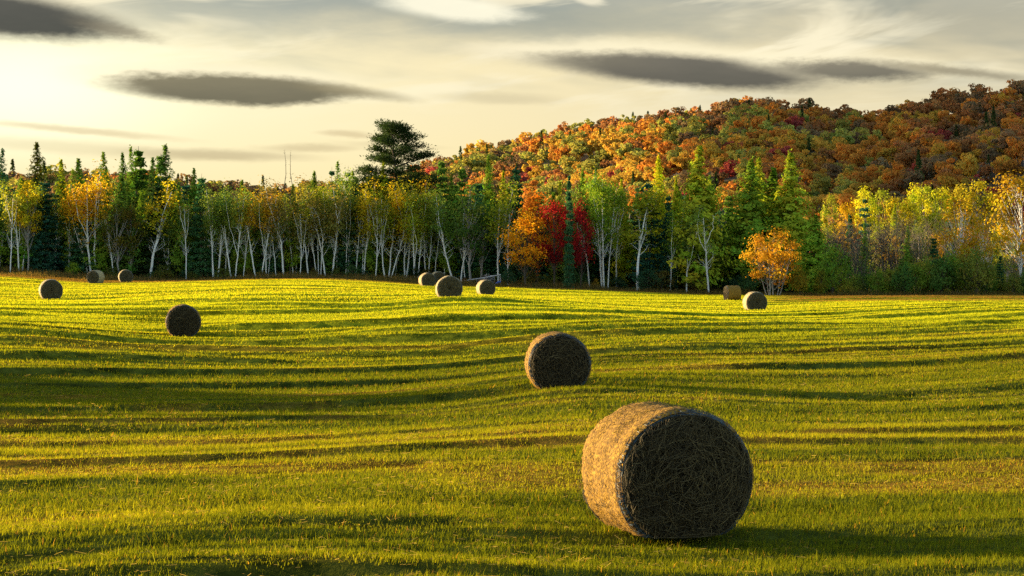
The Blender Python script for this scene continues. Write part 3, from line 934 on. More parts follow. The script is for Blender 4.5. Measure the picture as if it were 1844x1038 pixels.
OLIVE = (0.19, 0.26, 0.04); YOL = (0.32, 0.34, 0.025); GOLD = (0.60, 0.32, 0.012); YEL = (0.52, 0.52, 0.025)
LIME = (0.36, 0.38, 0.018); GRN = (0.11, 0.20, 0.03); DGRN = (0.055, 0.14, 0.06); TEAL = (0.04, 0.12, 0.075)
ORA = (0.60, 0.20, 0.016); RED = (0.36, 0.022, 0.026); RUST = (0.26, 0.09, 0.02); MID = (0.19, 0.29, 0.025)

BIRCHES = [  # px, top py, distance, stems, colour, width, label
    (-8, 330, 225, 2, OLIVE, 1, 'olive leaved birch cut off by the left edge of the photo'),
    (36, 325, 223, 2, YOL, 1, 'birch with two thin white trunks leaning right, nearest the left edge'),
    (93, 350, 225, 3, OLIVE, .9, 'slim three stemmed birch with dull olive leaves behind the left bale'),
    (166, 308, 223, 4, (0.60, 0.36, 0.018), 1.15, 'broad birch clump with amber leaves, above the sideways distant bale'),
    (270, 310, 222, 1, (0.52, 0.42, 0.02), 1.35, 'big forked white birch with spreading branches and yellow rounded top, left'),
    (300, 370, 224, 2, OLIVE, .8, 'smaller twin stemmed birch just right of the big forked white birch'),
    (388, 325, 222, 4, OLIVE, .8, 'tight bundle of white birch stems right of the weedy heap'),
    (405, 345, 225, 1, OLIVE, .9, 'single thin birch directly right of the tight white stem bundle'),
    (421, 335, 221, 2, OLIVE, .9, 'birch with one trunk leaning strongly right, left of the middle thicket'),
    (466, 326, 221, 2, (0.6, 0.38, 0.02), .9, 'paired slender birches with a golden tip, left of the dead spires'),
    (480, 345, 222, 3, OLIVE, .6, 'three close parallel white birch stems, left of the dead spires'),
    (511, 315, 221, 1, (0.24, 0.19, 0.05), 1.0, 'single white birch straight below the two dead spires'),
    (531, 335, 224, 2, OLIVE, .7, 'thin pale birch pair immediately right of the dead spires'),
    (556, 335, 222, 1, (0.26, 0.22, 0.045), 1.0, 'lone birch leaning left out of the thicket, right of the dead spires'),
    (574, 325, 222, 3, YOL, .7, 'bundle of three straight white birches in the centre left thicket'),
    (592, 330, 221, 2, (0.26, 0.22, 0.045), 1.1, 'birch with a crooked side trunk leaning right, centre left'),
    (625, 318, 223, 2, OLIVE, .8, 'two upright birches with thin olive crowns, left of the big pine'),
    (652, 326, 222, 2, (0.55, 0.42, 0.02), .9, 'golden yellow birch top under the left side of the big pine'),
    (698, 335, 221, 3, YOL, 1.0, 'olive birch fanning into many white branches below the big pine'),
    (727, 312, 223, 2, (0.74, 0.50, 0.02), 1.1, 'brightest golden yellow birch crown below the big pine'),
    (749, 326, 220, 4, (0.36, 0.36, 0.025), .8, 'dense bundle of four white birches above the overlapping bales'),
    (768, 318, 222, 2, OLIVE, .8, 'thin pair of birches just right of the dense white bundle'),
    (800, 330, 224, 1, OLIVE, .8, 'slender half hidden birch behind the long leaning trunks'),
    (824, 335, 218, 2, OLIVE, 1.15, 'twin birches with long bare white trunks leaning left, behind the nearest cluster bale'),
    (898, 312, 217, 1, YOL, 1.0, 'straight single white birch right of the pole barrier'),
    (1062, 345, 216, 1, OLIVE, .8, 'thin white birch along the right side of the red maple'),
    (1089, 310, 215, 4, MID, .8, 'clump of four white birch trunks between red maple and crooked birch'),
    (1148, 330, 212, 1, YOL, 1.5, 'large crooked white birch with forked limbs spreading wide'),
    (1206, 360, 214, 1, MID, .7, 'short thin birch right of the large crooked birch'),
    (1236, 350, 213, 1, OLIVE, .8, 'leaning thin birch left of the tall yellow green larch'),
]
for (px, pt, Y, ns, colr, wd, lab) in BIRCHES:
    plant('birch_tree', 'birch tree', BIRCH[ns][2 if px == 1148 else int(px) % 5], px, pt + (int(px) * 7) % 19 - 6, Y, lab, colr, 10.6, 'white birches along the forest edge', wd)
plant('birch_tree', 'birch tree', BIRCHB[0], 1277, 375, 212, 'almost leafless white birch with drooping twigs, left of the sideways bale', OLIVE, 10.6, 'white birches along the forest edge', 1.2)
AMBER = [make_broad(490 + k, 10, 2.3, 0.22, 34, 55, 0.10, 1.0, M_birch, 0.6, 0.09) for k in range(3)]
for i, px in enumerate((18, 122, 205, 335, 372, 438, 497, 540, 606, 640, 676, 712, 782, 838, 915, 1110, 1222)):
    bb = BIRCHB[i % 3]
    plant('birch_tree', 'birch tree', bb, px, 338 + (i * 37) % 46, 219 + (i * 5) % 7 - 4 * (px > 900), 'thin half bare white birch stem standing between fuller birches', (0.26, 0.24, 0.05), 10.6, 'thin half bare birches', .7)
for (px, pt, Y, va, colr, wd, lab) in ((1730, 345, 213, 0, (0.50, 0.29, 0.018), 1.0, 'tall amber birch with white trunk above the dark hedge'),
                                       (1770, 378, 211, 1, (0.48, 0.32, 0.018), .85, 'smaller amber birch with pale trunk beside the tall amber one'),
                                       (1836, 305, 213, 2, (0.46, 0.29, 0.018), 1.0, 'amber birch cut by the right edge of the photo')):
    plant('birch_tree', 'birch tree', AMBER[va], px, pt, Y, lab, colr, 9.6, 'white birches along the forest edge', wd)

CONIF = [  # px, top, distance, meshes, natural height, colour, width, name, label
    (4, 268, 238, LARCH[0], 13, DGRN, 1.0, 'larch_tree', 'dark larch tip at the very left edge of the photo'),
    (60, 256, 236, LARCH[1], 13, (0.13, 0.13, 0.015), 1.2, 'larch_tree', 'tallest tapering conifer among the left trees, first from the left edge'),
    (105, 288, 234, LARCH[2], 13, LIME, 1.1, 'larch_tree', 'lime larch behind the slim olive birch on the left'),
    (142, 285, 235, LARCH[3], 13, MID, 1.3, 'larch_tree', 'bushy green larch behind the left side of the amber birch clump'),
    (187, 274, 236, LARCH[0], 13, MID, 1.1, 'larch_tree', 'pointed green larch rising behind the amber birch clump'),
    (217, 275, 238, LARCH[1], 13, GRN, .9, 'larch_tree', 'slim larch left of the close trio of dark tips'),
    (233, 265, 234, LARCH[2], 13, MID, .9, 'larch_tree', 'left of two narrow dark conifers above the forked birch'),
    (252, 263, 236, SPRUCEN[0], 12, GRN, 1.3, 'spruce_tree', 'dense narrow spruce straight above the forked white birch'),
    (276, 283, 238, LARCH[3], 13, GRN, 1.0, 'larch_tree', 'short larch tip between two taller dark conifers, left'),
    (290, 276, 239, SPRUCEN[1], 12, GRN, 1.1, 'spruce_tree', 'narrow spruce touching the rightmost tall conifer of the left group'),
    (304, 261, 235, LARCH[1], 13, GRN, 1.2, 'larch_tree', 'rightmost tall dark conifer of the left group, with ragged tip'),
    (350, 303, 234, LARCH[0], 13, MID, 1.0, 'larch_tree', 'lone light green larch tip right of the left conifer group'),
    (600, 300, 240, SPRUCES[0], 11, DGRN, .8, 'spruce_tree', 'ragged dark spruce tip left of the big pine'),
    (612, 292, 238, LARCH[2], 13, MID, .9, 'larch_tree', 'olive larch tip among ragged spruces left of the big pine'),
    (625, 298, 240, SPRUCES[1], 11, DGRN, .8, 'spruce_tree', 'ragged dark spruce nearest the left side of the big pine'),
    (690, 287, 214 + 12, LARCH[3], 13, LIME, .9, 'larch_tree', 'small lime larch standing in front of the big pine'),
    (795, 282, 232, SPRUCE[0], 11, GRN, .8, 'spruce_tree', 'dark green conifer tip first right of the big pine'),
    (830, 295, 232, SPRUCE[1], 11, GRN, .8, 'spruce_tree', 'short dark conifer second right of the big pine'),
    (880, 281, 228, LARCHW[0], 13, MID, .7, 'larch_tree', 'column shaped green larch behind the straight single birch'),
    (903, 308, 228, LARCH[1], 13, LIME, .8, 'larch_tree', 'small lime larch tip right of the column shaped larch'),
    (930, 298, 226, SPRUCE[2], 11, DGRN, 1.0, 'spruce_tree', 'large dark spruce left of the orange maple'),
    (1024, 308, 209.3, SPRUCEN[0], 12, DGRN, .5, 'spruce_tree', 'very narrow dark spruce between the two red maples'),
    (1012, 328, 226, LARCH[2], 13, LIME, .9, 'larch_tree', 'yellow green larch tip behind the left red maple'),
    (1050, 305, 226, LARCHW[1], 13, MID, .8, 'larch_tree', 'broad olive larch behind the right red maple'),
    (1073, 303, 228, LARCHW[2], 13, MID, .8, 'larch_tree', 'broad green larch above the four trunk birch clump'),
    (1120, 325, 224, LARCHW[0], 13, LIME, .8, 'larch_tree', 'lime larch behind the left limbs of the crooked birch'),
    (1170, 325, 217, SPRUCE[3], 11, TEAL, 1.2, 'spruce_tree', 'wide dark spruce right of the crooked birch'),
    (1187, 282, 222, LARCHW[0], 13, (.58, .55, .02), .9, 'larch_tree', 'bright yellow pointed larch behind the dark spruce'),
    (1203, 350, 215, SPRUCEN[1], 12, TEAL, 1.0, 'spruce_tree', 'narrow blackish spruce right of the wide dark spruce'),
    (1217, 322, 220, LARCHW[1], 13, LIME, .8, 'larch_tree', 'lime larch beside the yellow pointed larch'),
    (1257, 262, 215, LARCHW[2], 13, (0.40, 0.42, 0.03), 1.35, 'larch_tree', 'tallest yellow green larch, above the almost leafless birch'),
    (1278, 318, 219, LARCHW[0], 13, MID, .8, 'larch_tree', 'green larch overlapping the right side of the tallest larch'),
    (1312, 345, 224, SPRUCE[0], 11, GRN, 1.0, 'spruce_tree', 'dull spruce between tallest larch and twin tipped larches'),
    (1350, 287, 217, LARCHW[1], 13, (0.22, 0.32, 0.03), 1.6, 'larch_tree', 'left of twin green larches above the golden bush'),
    (1367, 284, 221, LARCHW[2], 13, (0.40, 0.42, 0.03), 1.2, 'larch_tree', 'right of twin green larches above the golden bush, paler tip'),
    (1394, 304, 220, LARCHW[0], 13, (0.15, 0.26, 0.02), 1.4, 'larch_tree', 'darker larch between the twin tips and the tall pointed larch'),
    (1423, 275, 217, LARCHW[1], 13, (0.36, 0.40, 0.03), 1.5, 'larch_tree', 'tall pointed green larch above the right side of golden bush'),
    (1470, 386, 211, LARCHW[2], 13, (0.24, 0.36, 0.03), 1.8, 'pine_tree', 'medium bright green conifer right of the golden bush'),
    (1497, 440, 213, SPRUCE[1], 11, GRN, 1.4, 'spruce_tree', 'low spruce leaning against the medium bright green conifer'),
    (1528, 460, 210, SPRUCE[2], 11, GRN, 1.3, 'spruce_tree', 'small dark spruce at the left end of the hedge'),
    (1624, 464, 211, SPRUCE[3], 11, GRN, 1.3, 'spruce_tree', 'small spruce standing in the middle of the hedge'),
    (1682, 424, 213, SPRUCE[0], 11, DGRN, 1.1, 'spruce_tree', 'dark pointed spruce left of the amber birches'),
    (1800, 458, 211, SPRUCE[1], 11, DGRN, 1.1, 'spruce_tree', 'dark small spruce between the amber birches'),
    (1558, 352, 268, SPRUCES[0], 11, TEAL, 1.0, 'spruce_tree', 'open branched dark spruce standing above the bare thicket'),
    (1532, 382, 270, SPRUCEN[0], 12, DGRN, .8, 'spruce_tree', 'small spruce tip left of the open branched dark spruce'),
    (1612, 368, 262, LARCHW[0], 13, LIME, .8, 'larch_tree', 'light green larch above the bare thicket'),
    (1708, 395, 262, SPRUCE[2], 11, DGRN, .9, 'spruce_tree', 'dark spruce behind the left amber birch'),
    (1650, 395, 275, SPRUCEN[1], 12, DGRN, .9, 'spruce_tree', 'thin dark spruce in front of the yellow aspens'),
]
for (px, pt, Y, me, H0, colr, wd, nm, lab) in CONIF:
    cat = nm.replace('_', ' ')
    plant(nm, cat, me, px, pt, Y, lab, colr, H0, {'larch tree': 'larches of the forest edge', 'spruce tree': 'spruces of the forest edge'}.get(cat), wd)

BROAD = [
    (946, 372, 211, MAPLE[0], 9, (0.66, 0.34, 0.016), 1.0, 'maple_tree', 'golden maple with branches down to the ground, left of the red maples'),
    (966, 333, 215, MAPLE[1], 9, ORA, 1.0, 'maple_tree', 'orange topped maple behind the golden maple'),
    (999, 340, 211.5, MAPLE[2], 9, (0.30, 0.02, 0.022), .64, 'maple_tree', 'left and taller of the two crimson red maples'),
    (1046, 353, 211.5, MAPLE[0], 9, RED, .54, 'maple_tree', 'right and narrower of the two crimson red maples'),
    (848, 322, 217, GREENT[0], 10.5, (0.08, 0.15, 0.03), 1.0, 'aspen_tree', 'green leaved aspen between leaning birches and pole barrier'),
    (866, 350, 219, GREENT[1], 10.5, GRN, .9, 'aspen_tree', 'shorter green aspen behind the pole barrier'),
    (215, 350, 222, GREENT[2], 10.5, (0.14, 0.13, 0.02), 1.0, 'aspen_tree', 'olive leaved aspen filling the gap left of the forked birch'),
    (237, 365, 223, GREENT[0], 10.5, (0.17, 0.15, 0.02), .9, 'aspen_tree', 'yellowish aspen touching the left of the forked birch'),
    (330, 345, 226, GREENT[1], 10.5, GRN, 1.0, 'aspen_tree', 'dull green aspen between twin birch and white stem bundle'),
    (450, 330, 228, GREENT[2], 10.5, (0.42, 0.22, 0.03), .9, 'aspen_tree', 'rusty orange aspen crown left of the paired slender birches'),
    (545, 318, 230, GREENT[0], 10.5, (0.32, 0.2, 0.03), 1.0, 'aspen_tree', 'rust brown aspen crown right of the dead spires'),
    (50, 316, 222, ASPEN[0], 12, (0.55, 0.44, 0.02), .8, 'aspen_tree', 'yellow aspen in front of the tallest left conifer'),
    (1497, 343, 300, ASPEN[0], 12, (0.3, 0.32, 0.03), .55, 'aspen_tree', 'slim pale green aspen, first of the sunlit yellow row'),
    (1530, 352, 298, ASPEN[1], 12, (0.5, 0.33, 0.015), .8, 'aspen_tree', 'orange yellow aspen second in the sunlit yellow row'),
    (1556, 328, 302, ASPEN[2], 12, YEL, .7, 'aspen_tree', 'tall lemon aspen above the open branched spruce'),
    (1590, 334, 306, ASPEN[0], 12, (0.32, 0.36, 0.03), .9, 'aspen_tree', 'rounded green yellow aspen right of the tall lemon aspen'),
    (1618, 340, 302, ASPEN[1], 12, (0.42, 0.36, 0.02), .8, 'aspen_tree', 'low lemon aspen behind the light green larch'),
    (1645, 322, 304, ASPEN[2], 12, YEL, .7, 'aspen_tree', 'pointed lemon aspen in the middle of the yellow row'),
    (1668, 326, 308, ASPEN[0], 12, (0.34, 0.38, 0.03), .7, 'aspen_tree', 'green yellow aspen left of the dark gap in the yellow row'),
    (1692, 322, 304, ASPEN[1], 12, YEL, .8, 'aspen_tree', 'bright aspen right of the dark gap in the yellow row'),
    (1735, 324, 306, ASPEN[2], 12, (0.45, 0.38, 0.03), 1.0, 'aspen_tree', 'broad golden green aspen above the tall amber birch'),
    (1762, 316, 302, ASPEN[0], 12, (0.42, 0.36, 0.02), .9, 'aspen_tree', 'broad lemon aspen above the twin trunk amber birch'),
    (1795, 335, 300, ASPEN[1], 12, (0.45, 0.28, 0.015), .8, 'aspen_tree', 'golden aspen last in the sunlit yellow row'),
]
for (px, pt, Y, me, H0, colr, wd, nm, lab) in BROAD:
    plant(nm, nm.replace('_', ' '), me, px, pt, Y, lab, colr, H0, 'maples of the forest edge' if nm == 'maple_tree' else 'aspens of the forest edge', wd)

# golden many stemmed small tree beside the right hand bales
GOLDB = make_broad(480, 7.2, 3.2, 0.10, 60, 60, 0.11, 1.0, M_grey, 0.55, 0.07)
_st = MB(); _r = np.random.default_rng(9)
for k in range(7):
    a = _r.uniform(0, 6.28)
    _st.tube(curve((math.cos(a) * .7, math.sin(a) * .5, -.1), (math.cos(a) * 2, math.sin(a) * 1.6, 4.8), .04, 7, _r), np.linspace(.055, .012, 7), 5)
plant('golden_birch', 'small tree', ([GOLDB[0][0], _st.mesh('golden_stems', [M_grey], True)], GOLDB[1]), 1392, 405, 200, 'low golden leaved tree with many thin stems behind the right hand bales', (0.50, 0.26, 0.02), 7.2, None, 1.0)

BUSHES = [(1478, 486, 203, (0.16, 0.16, 0.02), .55, 'small olive bush right of the golden tree'), (1440, 480, 200, (0.26, 0.19, 0.02), .7, 'yellowish bush at the right foot of the golden tree'),
          (130, 470, 221, MID, 1.0, 'light green bush at the forest foot behind the leftmost bales'), (300, 488, 219, (0.14, 0.12, 0.02), 1.6, 'low olive scrub mound below the twin stemmed birch'),
          (345, 489, 219, (0.12, 0.12, 0.025), 1.6, 'low weedy scrub mound left of the white stem bundle'), (447, 482, 220, (0.14, 0.10, 0.02), .8, 'brownish bush left of the parallel white stems'),
          (1072, 500, 212, (0.30, 0.19, 0.02), .6, 'small yellow bush at the foot of the red maples'), (837, 499, 214, (0.16, 0.05, 0.03), .7, 'small rusty brown bush at the low end of the pole barrier'),
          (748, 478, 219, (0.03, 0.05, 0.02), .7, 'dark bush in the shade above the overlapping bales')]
HB = [(1500 + i * 14 + (i * 37) % 11, 446 + (i * 53) % 56, 205 + (i * 29) % 9) for i in range(28)]
for (px, pt, Y, colr, wd, lab) in BUSHES:
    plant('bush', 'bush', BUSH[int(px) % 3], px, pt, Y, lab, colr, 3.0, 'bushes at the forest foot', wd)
for i, (px, pt, Y) in enumerate(HB):
    c_ = [(0.17, 0.26, 0.03), (0.28, 0.31, 0.04), (0.09, 0.17, 0.035), (0.32, 0.30, 0.04), (0.20, 0.22, 0.04)][(i * 3) % 5]
    plant('bush', 'bush', BUSH[i % 3], px, pt, Y, 'dense dark green bush in the hedge along the right field edge', c_, 3.0, 'hedge bushes on the right', .8)

rg = random.Random(21)
for i, px in enumerate((-20, 78, 128, 322, 362, 398, 436, 489, 527, 565, 604, 634, 668, 741, 778, 812, 862, 914)):
    me, H0, c_, kind = ((LARCHW[i % 3], 13, (0.20, 0.30, 0.03), 'larch'), (SPRUCE[i % 4], 11, (0.08, 0.19, 0.07), 'spruce'), (LARCH[i % 4], 13, (0.26, 0.34, 0.03), 'larch'))[i % 3]
    plant(kind + '_tree', kind + ' tree', me, px, 300 + (i * 29) % 52 + 8 * (400 < px < 600), 224 + (i * 7) % 4, 'green %s standing in among the white birch trunks' % kind, c_, H0, 'green %s trees among the birches' % kind, 1.0)
for i in range(44):                                   # undergrowth in the shade at the foot of the wood
    px = -30 + i * 33 + rg.uniform(-12, 12)
    if px > 1420: continue
    zone = 'left birches' if px < 340 else 'middle birches' if px < 900 else 'maples and larches'
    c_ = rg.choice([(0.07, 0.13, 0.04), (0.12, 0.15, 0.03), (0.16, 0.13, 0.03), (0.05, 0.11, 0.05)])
    gy = 499 + 0.02 * max(px - 640, 0)
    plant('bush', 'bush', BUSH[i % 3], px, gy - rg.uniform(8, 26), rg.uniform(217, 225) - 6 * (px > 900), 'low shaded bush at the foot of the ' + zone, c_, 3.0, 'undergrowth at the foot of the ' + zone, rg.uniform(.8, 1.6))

# the big pine over the middle of the forest
def make_pine():
    rng = np.random.default_rng(77)
    tr, cr = MB(), MB()
    H = 17.0
    pts = curve((0, 0, -.2), (0.3, 0, H), 0.01, 14, rng)
    tr.tube(pts, np.linspace(0.30, 0.04, 14), 8)
    spec = []
    for k in range(46):
        t = 0.36 + 0.62 * (k / 45.0)
        u = (t - 0.36) / 0.62
        ln = np.interp(u, [0, .2, .45, .7, .88, 1], [2.6, 3.2, 3.5, 3.6, 2.9, 1.5]) * rng.uniform(0.7, 1.15)
        a = k * 2.399 + rng.uniform(-.4, .4)
        spec.append((t, a, ln, np.interp(u, [0, .5, .8, 1], [-.02, .2, .5, 1.3])))
    spec += [(0.62, -0.15, 5.0, 0.05), (0.57, 0.2, 4.3, 0.02), (0.58, 3.2, 4.4, 0.10), (0.66, 2.9, 3.9, 0.22), (0.76, 0.2, 3.5, 0.35), (0.5, 3.0, 4.0, .1), (0.48, 0.1, 3.6, 0.0)]
    for (t, a, ln, upw) in spec:
        f = t * 13; i = min(int(f), 12); p = pts[i] + (pts[i + 1] - pts[i]) * (f - i)
        br = grow(tr, rng, p, (math.cos(a), math.sin(a) * .8, upw + rng.normal(0, .06)), ln, 0.08, 5, 6, .05)
        for w in (0.55, 0.75, 0.9, 1.0):
            if w * ln < 1.0: continue
            b = br[0] + (br[5] - br[0]) * w
            for q in range(2):
                s_ = unit(rng, 1)[0] * np.array([1, 1, .2]); s_[2] += .35
                c = b + s_ * rng.uniform(.3, .85)
                tr.tube(np.array([b, (b + c) / 2, c]), [.025, .018, .01], 3)
                nl = rng.integers(70, 115)
                P = c + rng.normal(0, 1, (nl, 3)) * np.array([.48, .48, .21])
                ax = P - c + np.array([0, 0, .3]); ax /= np.linalg.norm(ax, axis=1)[:, None] + 1e-9
                leaves(cr, rng, P, 0.14, 0, 1.3, .32, tint=shade_tint(rng, 1, .2, .05) * shade_tint(rng, nl, .2, .04), axis=ax)
    return [tr.mesh('pine_stem', [M_bark], True)], cr.mesh('pine_crown', [M_needle])


plant('pine_tree', 'pine tree', make_pine(), 706, 233, 228, 'great dark pine with spreading plume branches standing above the whole forest edge', (0.035, 0.055, 0.018), 17.4, None, 1.0, 0.0)

# two dead spires
def make_spire(seed):
    rng = np.random.default_rng(seed); mb = MB()
    pts = curve((0, 0, -.2), (.1, 0, 14), .004, 12, rng); mb.tube(pts, np.linspace(.12, .015, 12), 5)
    for k in range(46):
        i = rng.integers(5, 12); a = rng.uniform(0, 6.28)
        grow(mb, rng, pts[min(i, 11)] + np.array([0, 0, rng.uniform(-.5, .2)]), (math.cos(a), math.sin(a), .25), rng.uniform(.2, .7) * (1.2 - i / 14), .013, 3, 3, .1)
    return mb.mesh('spire_stem', [M_bark], True)


for px, pt, sd, lab in ((511, 272, 1, 'left of two leafless dead spires poking above the forest'), (523, 273, 2, 'right of two leafless dead spires poking above the forest')):
    plant('dead_tree', 'dead tree', ([make_spire(sd)], None), px, pt, 224, lab, None, 14, 'dead spires')

rm = random.Random(33)
for i in range(13):                                   # young mixed trees standing through the thicket
    px = 1495 + i * 27 + rm.uniform(-9, 9)
    k = i % 3
    me, H0, c_ = ((GREENT[i % 3], 10.5, (0.24, 0.26, 0.04)), (ASPEN[i % 3], 12, (0.48, 0.32, 0.03)), (LARCH[i % 4], 13, (0.18, 0.27, 0.03)))[k]
    nm = ('aspen_tree', 'aspen_tree', 'larch_tree')[k]; kind = ('olive aspen', 'gold aspen', 'green larch')[k]
    plant(nm, nm.replace('_', ' '), me, px, rm.uniform(392, 440), rm.uniform(224, 250), 'young ' + kind + ' standing in the grey thicket on the right', c_, H0, 'young %ss in the thicket' % kind, .9)

# bare trees of the thicket on the right
BARE = [make_bare(500 + k).mesh('bare_stem', [M_twig], True) for k in range(3)]
rb = random.Random(4)
for i in range(46):
    px = 1480 + i * 8.0 + rb.uniform(-6, 6); Y = rb.uniform(226, 262)
    plant('bare_tree', 'bare tree', ([BARE[i % 3]], None), px, rb.uniform(392, 432), Y, 'leafless grey tree in the thicket between hedge and yellow aspens', None, 7.0, 'leafless trees of the thicket', 1.2)

# dark trees filling the shade behind the front row
rf = random.Random(8)
TOPY = np.array([(-60, 320), (60, 315), (150, 310), (300, 312), (420, 345), (500, 345), (600, 325), (700, 320), (760, 325), (900, 330), (1000, 350), (1100, 335), (1300, 350), (1440, 390), (1475, 430)], float)
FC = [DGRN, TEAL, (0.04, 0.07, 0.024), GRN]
n_fill = 0
for row, (Y0, n) in enumerate(((226, 62), (232, 56), (240, 46), (250, 40))):
    for i in range(n):
        px = -330 + (1800.0 * (i + rf.uniform(0.1, 0.9)) / n); Y = Y0 + rf.uniform(-2.5, 2.5)
        if px > 1470: continue
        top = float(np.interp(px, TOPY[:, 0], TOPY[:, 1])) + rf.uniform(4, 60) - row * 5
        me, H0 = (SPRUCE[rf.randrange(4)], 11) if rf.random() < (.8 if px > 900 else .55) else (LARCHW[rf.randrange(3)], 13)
        nm = 'spruce_tree' if H0 == 11 else 'larch_tree'
        zone = 'left birches' if px < 340 else 'middle birches' if px < 900 else 'maples and larches'
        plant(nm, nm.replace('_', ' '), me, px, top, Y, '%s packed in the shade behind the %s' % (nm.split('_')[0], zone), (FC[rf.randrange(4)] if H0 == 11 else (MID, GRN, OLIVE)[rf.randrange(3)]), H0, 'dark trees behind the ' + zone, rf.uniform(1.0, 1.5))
        n_fill += 1

# ---------------------------------------------------------------- pole barrier and branch heap
Yg = 214.0
gx = lambda px: (px - CX) / F * Yg
gz = lambda py: CZ + (HY - py) / F * Yg
gb = float(fieldz(gx(880), Yg))
e = empty('pole_barrier', (gx(866), Yg, gb)); tag(e, 'long pale pole sloping up to a short post in front of the branch heap', 'barrier')
mb = MB(); mb.tube([(gx(829) - gx(866), 0, gz(507) - gb), (0, 0.03, gz(501.5) - gb), (gx(902) - gx(866), 0, gz(495) - gb)], [.07, .065, .06], 8); add('pole', mb.mesh('pole', [M_pole], True), e)
mb = MB(); mb.tube([(gx(901) - gx(866), .16, -.3), (gx(901.5) - gx(866), .16, .6), (gx(900) - gx(866), .16, gz(494) - gb)], [.075, .07, .065], 8); add('post', mb.mesh('post', [M_pole], True), e)
mb = MB(); mb.tube([(gx(893) - gx(866), -.15, .12), (gx(897) - gx(866), -.15, .26), (gx(902) - gx(866), -.15, .3)], [.09, .10, .09], 8); add('bracket', mb.mesh('bracket', [M_blue], True), e)
mb = MB(); _r = np.random.default_rng(31)
for k in range(190):
    c = np.array([_r.normal(0, .75), _r.normal(0, .5), 0]); c[2] = _r.uniform(.05, 1.15) * math.exp(-(c[0] / 1.0) ** 2)
    d = unit(_r, 1)[0] * np.array([1, 1, .4]); ln = _r.uniform(.3, 1.0)
    mb.tube(curve(c - d * ln / 2, c + d * ln / 2, .08, 4, _r), np.full(4, _r.uniform(.012, .05)), 5, m=int(_r.integers(0, 2)))
o = add('branch_heap', mb.mesh('branch_heap', [M_bark, M_pole], True)); o.location = (gx(877), Yg + 1.3, float(fieldz(gx(877), Yg + 1.3)) - .05)
tag(o, 'heap of cut branches and logs behind the pole barrier', 'branch heap')


# ---------------------------------------------------------------- dry weeds along the forest foot
def dry_weeds():
    rng = np.random.default_rng(12); mb = MB()
    n = 60000
    px = rng.uniform(-80, 1930, n)
    Y = 214 + rng.uniform(-6, 8, n) - 6 * ss(px, 1250, 1500) + 4 * (1 - ss(px, 300, 700))
    X = (px - CX) / F * Y
    d = vn(X * .25, Y * .25, 31)
    H = rng.uniform(.15, .55, n) * (1 + .9 * d) + .25 * ss(Y, 216, 222); H = np.clip(H, .08, 1.0)
    th = rng.uniform(0, 6.28, n)
    base = np.stack([X, Y, fieldz(X, Y) - .02], 1)
    side = np.stack([np.cos(th), np.sin(th), np.zeros(n)], 1) * .022
    off = np.stack([rng.normal(0, .12, n), rng.normal(0, .12, n), H], 1)
    c = np.array([.20, .13, .045]) * rng.uniform(.5, 1.4, n)[:, None]
    gk = (rng.uniform(0, 1, n) < .35)[:, None]; c = np.where(gk, np.array([.07, .075, .018]), c)
    P = np.stack([base - side, base + side, base + off], 1).reshape(-1, 3)
    mb.put(P, t=np.arange(3 * n).reshape(-1, 3), tint=np.repeat(c, 3, 0))
    o = add('dry_weeds', mb.mesh('dry_weeds', [M_blade]))
    tag(o, 'strip of tan dry weeds between the field and the trees', 'weeds', kind='stuff')


dry_weeds()

# ---------------------------------------------------------------- woods on the hill
def crown_arrays(seed, conifer=False, near=True):
    """leaf clumps of one far tree, about 11 m tall, base at z = 0"""
    rng = np.random.default_rng(seed); mb = MB()
    if conifer:
        n = 420 if near else 220
        z = rng.uniform(0, 1, n) ** .8
        r = (1 - z) * 2.4 * np.sqrt(rng.uniform(.2, 1, n)); a = rng.uniform(0, 6.28, n)
        P = np.stack([r * np.cos(a), r * np.sin(a), 0.8 + z * 11.5], 1)
        leaves(mb, rng, P, .36 if near else .5, .3, 1.1, .55, tint=shade_tint(rng, n, .3, .05))
    else:
        # rounded lobes, the leaf clumps lying over each lobe's outside
        ncl = 20; per = 72 if near else 26
        for k in range(ncl):
            v = unit(rng, 1)[0]; v[2] = v[2] * .8 + .15
            c = v * np.array([3.1, 3.1, 3.5]) * rng.uniform(.3, 1.0) + np.array([0, 0, 6.4])
            d = unit(rng, per); d[:, 2] = d[:, 2] * .8 + .2
            lr = rng.uniform(0.7, 1.6)
            P = c + d * lr * rng.uniform(.75, 1.05, (per, 1)) * np.array([1, 1, .8])
            leaves(mb, rng, P, .31 if near else .52, 0, 1, .75, tint=shade_tint(rng, 1, .15, .06) * shade_tint(rng, per, .2, .05), nrm=d)
    if near:
        mb.tube(curve((0, 0, -.5), (0, 0, 7), .01, 5, rng), np.linspace(.22, .08, 5), 5, m=1, tint=np.array([.35, .30, .26]))
    return mb


HILL_N = [crown_arrays(600 + k) for k in range(5)]; HILL_C = [crown_arrays(620 + k, True) for k in range(2)]
HM_N = [m.mesh('maple_crown', [M_leaf, M_grey]) for m in HILL_N]; HM_C = [m.mesh('fir_crown', [M_needle, M_bark]) for m in HILL_C]
FAR_N = [crown_arrays(640 + k, False, False) for k in range(5)]; FAR_C = [crown_arrays(660 + k, True, False) for k in range(2)]
FT = np.array([(-200, 350), (0, 350), (300, 350), (480, 360), (640, 360), (780, 345), (900, 335), (960, 350), (1080, 335), (1150, 345), (1300, 345), (1440, 390), (1480, 430), (1560, 430), (1844, 430), (2050, 430)], float)


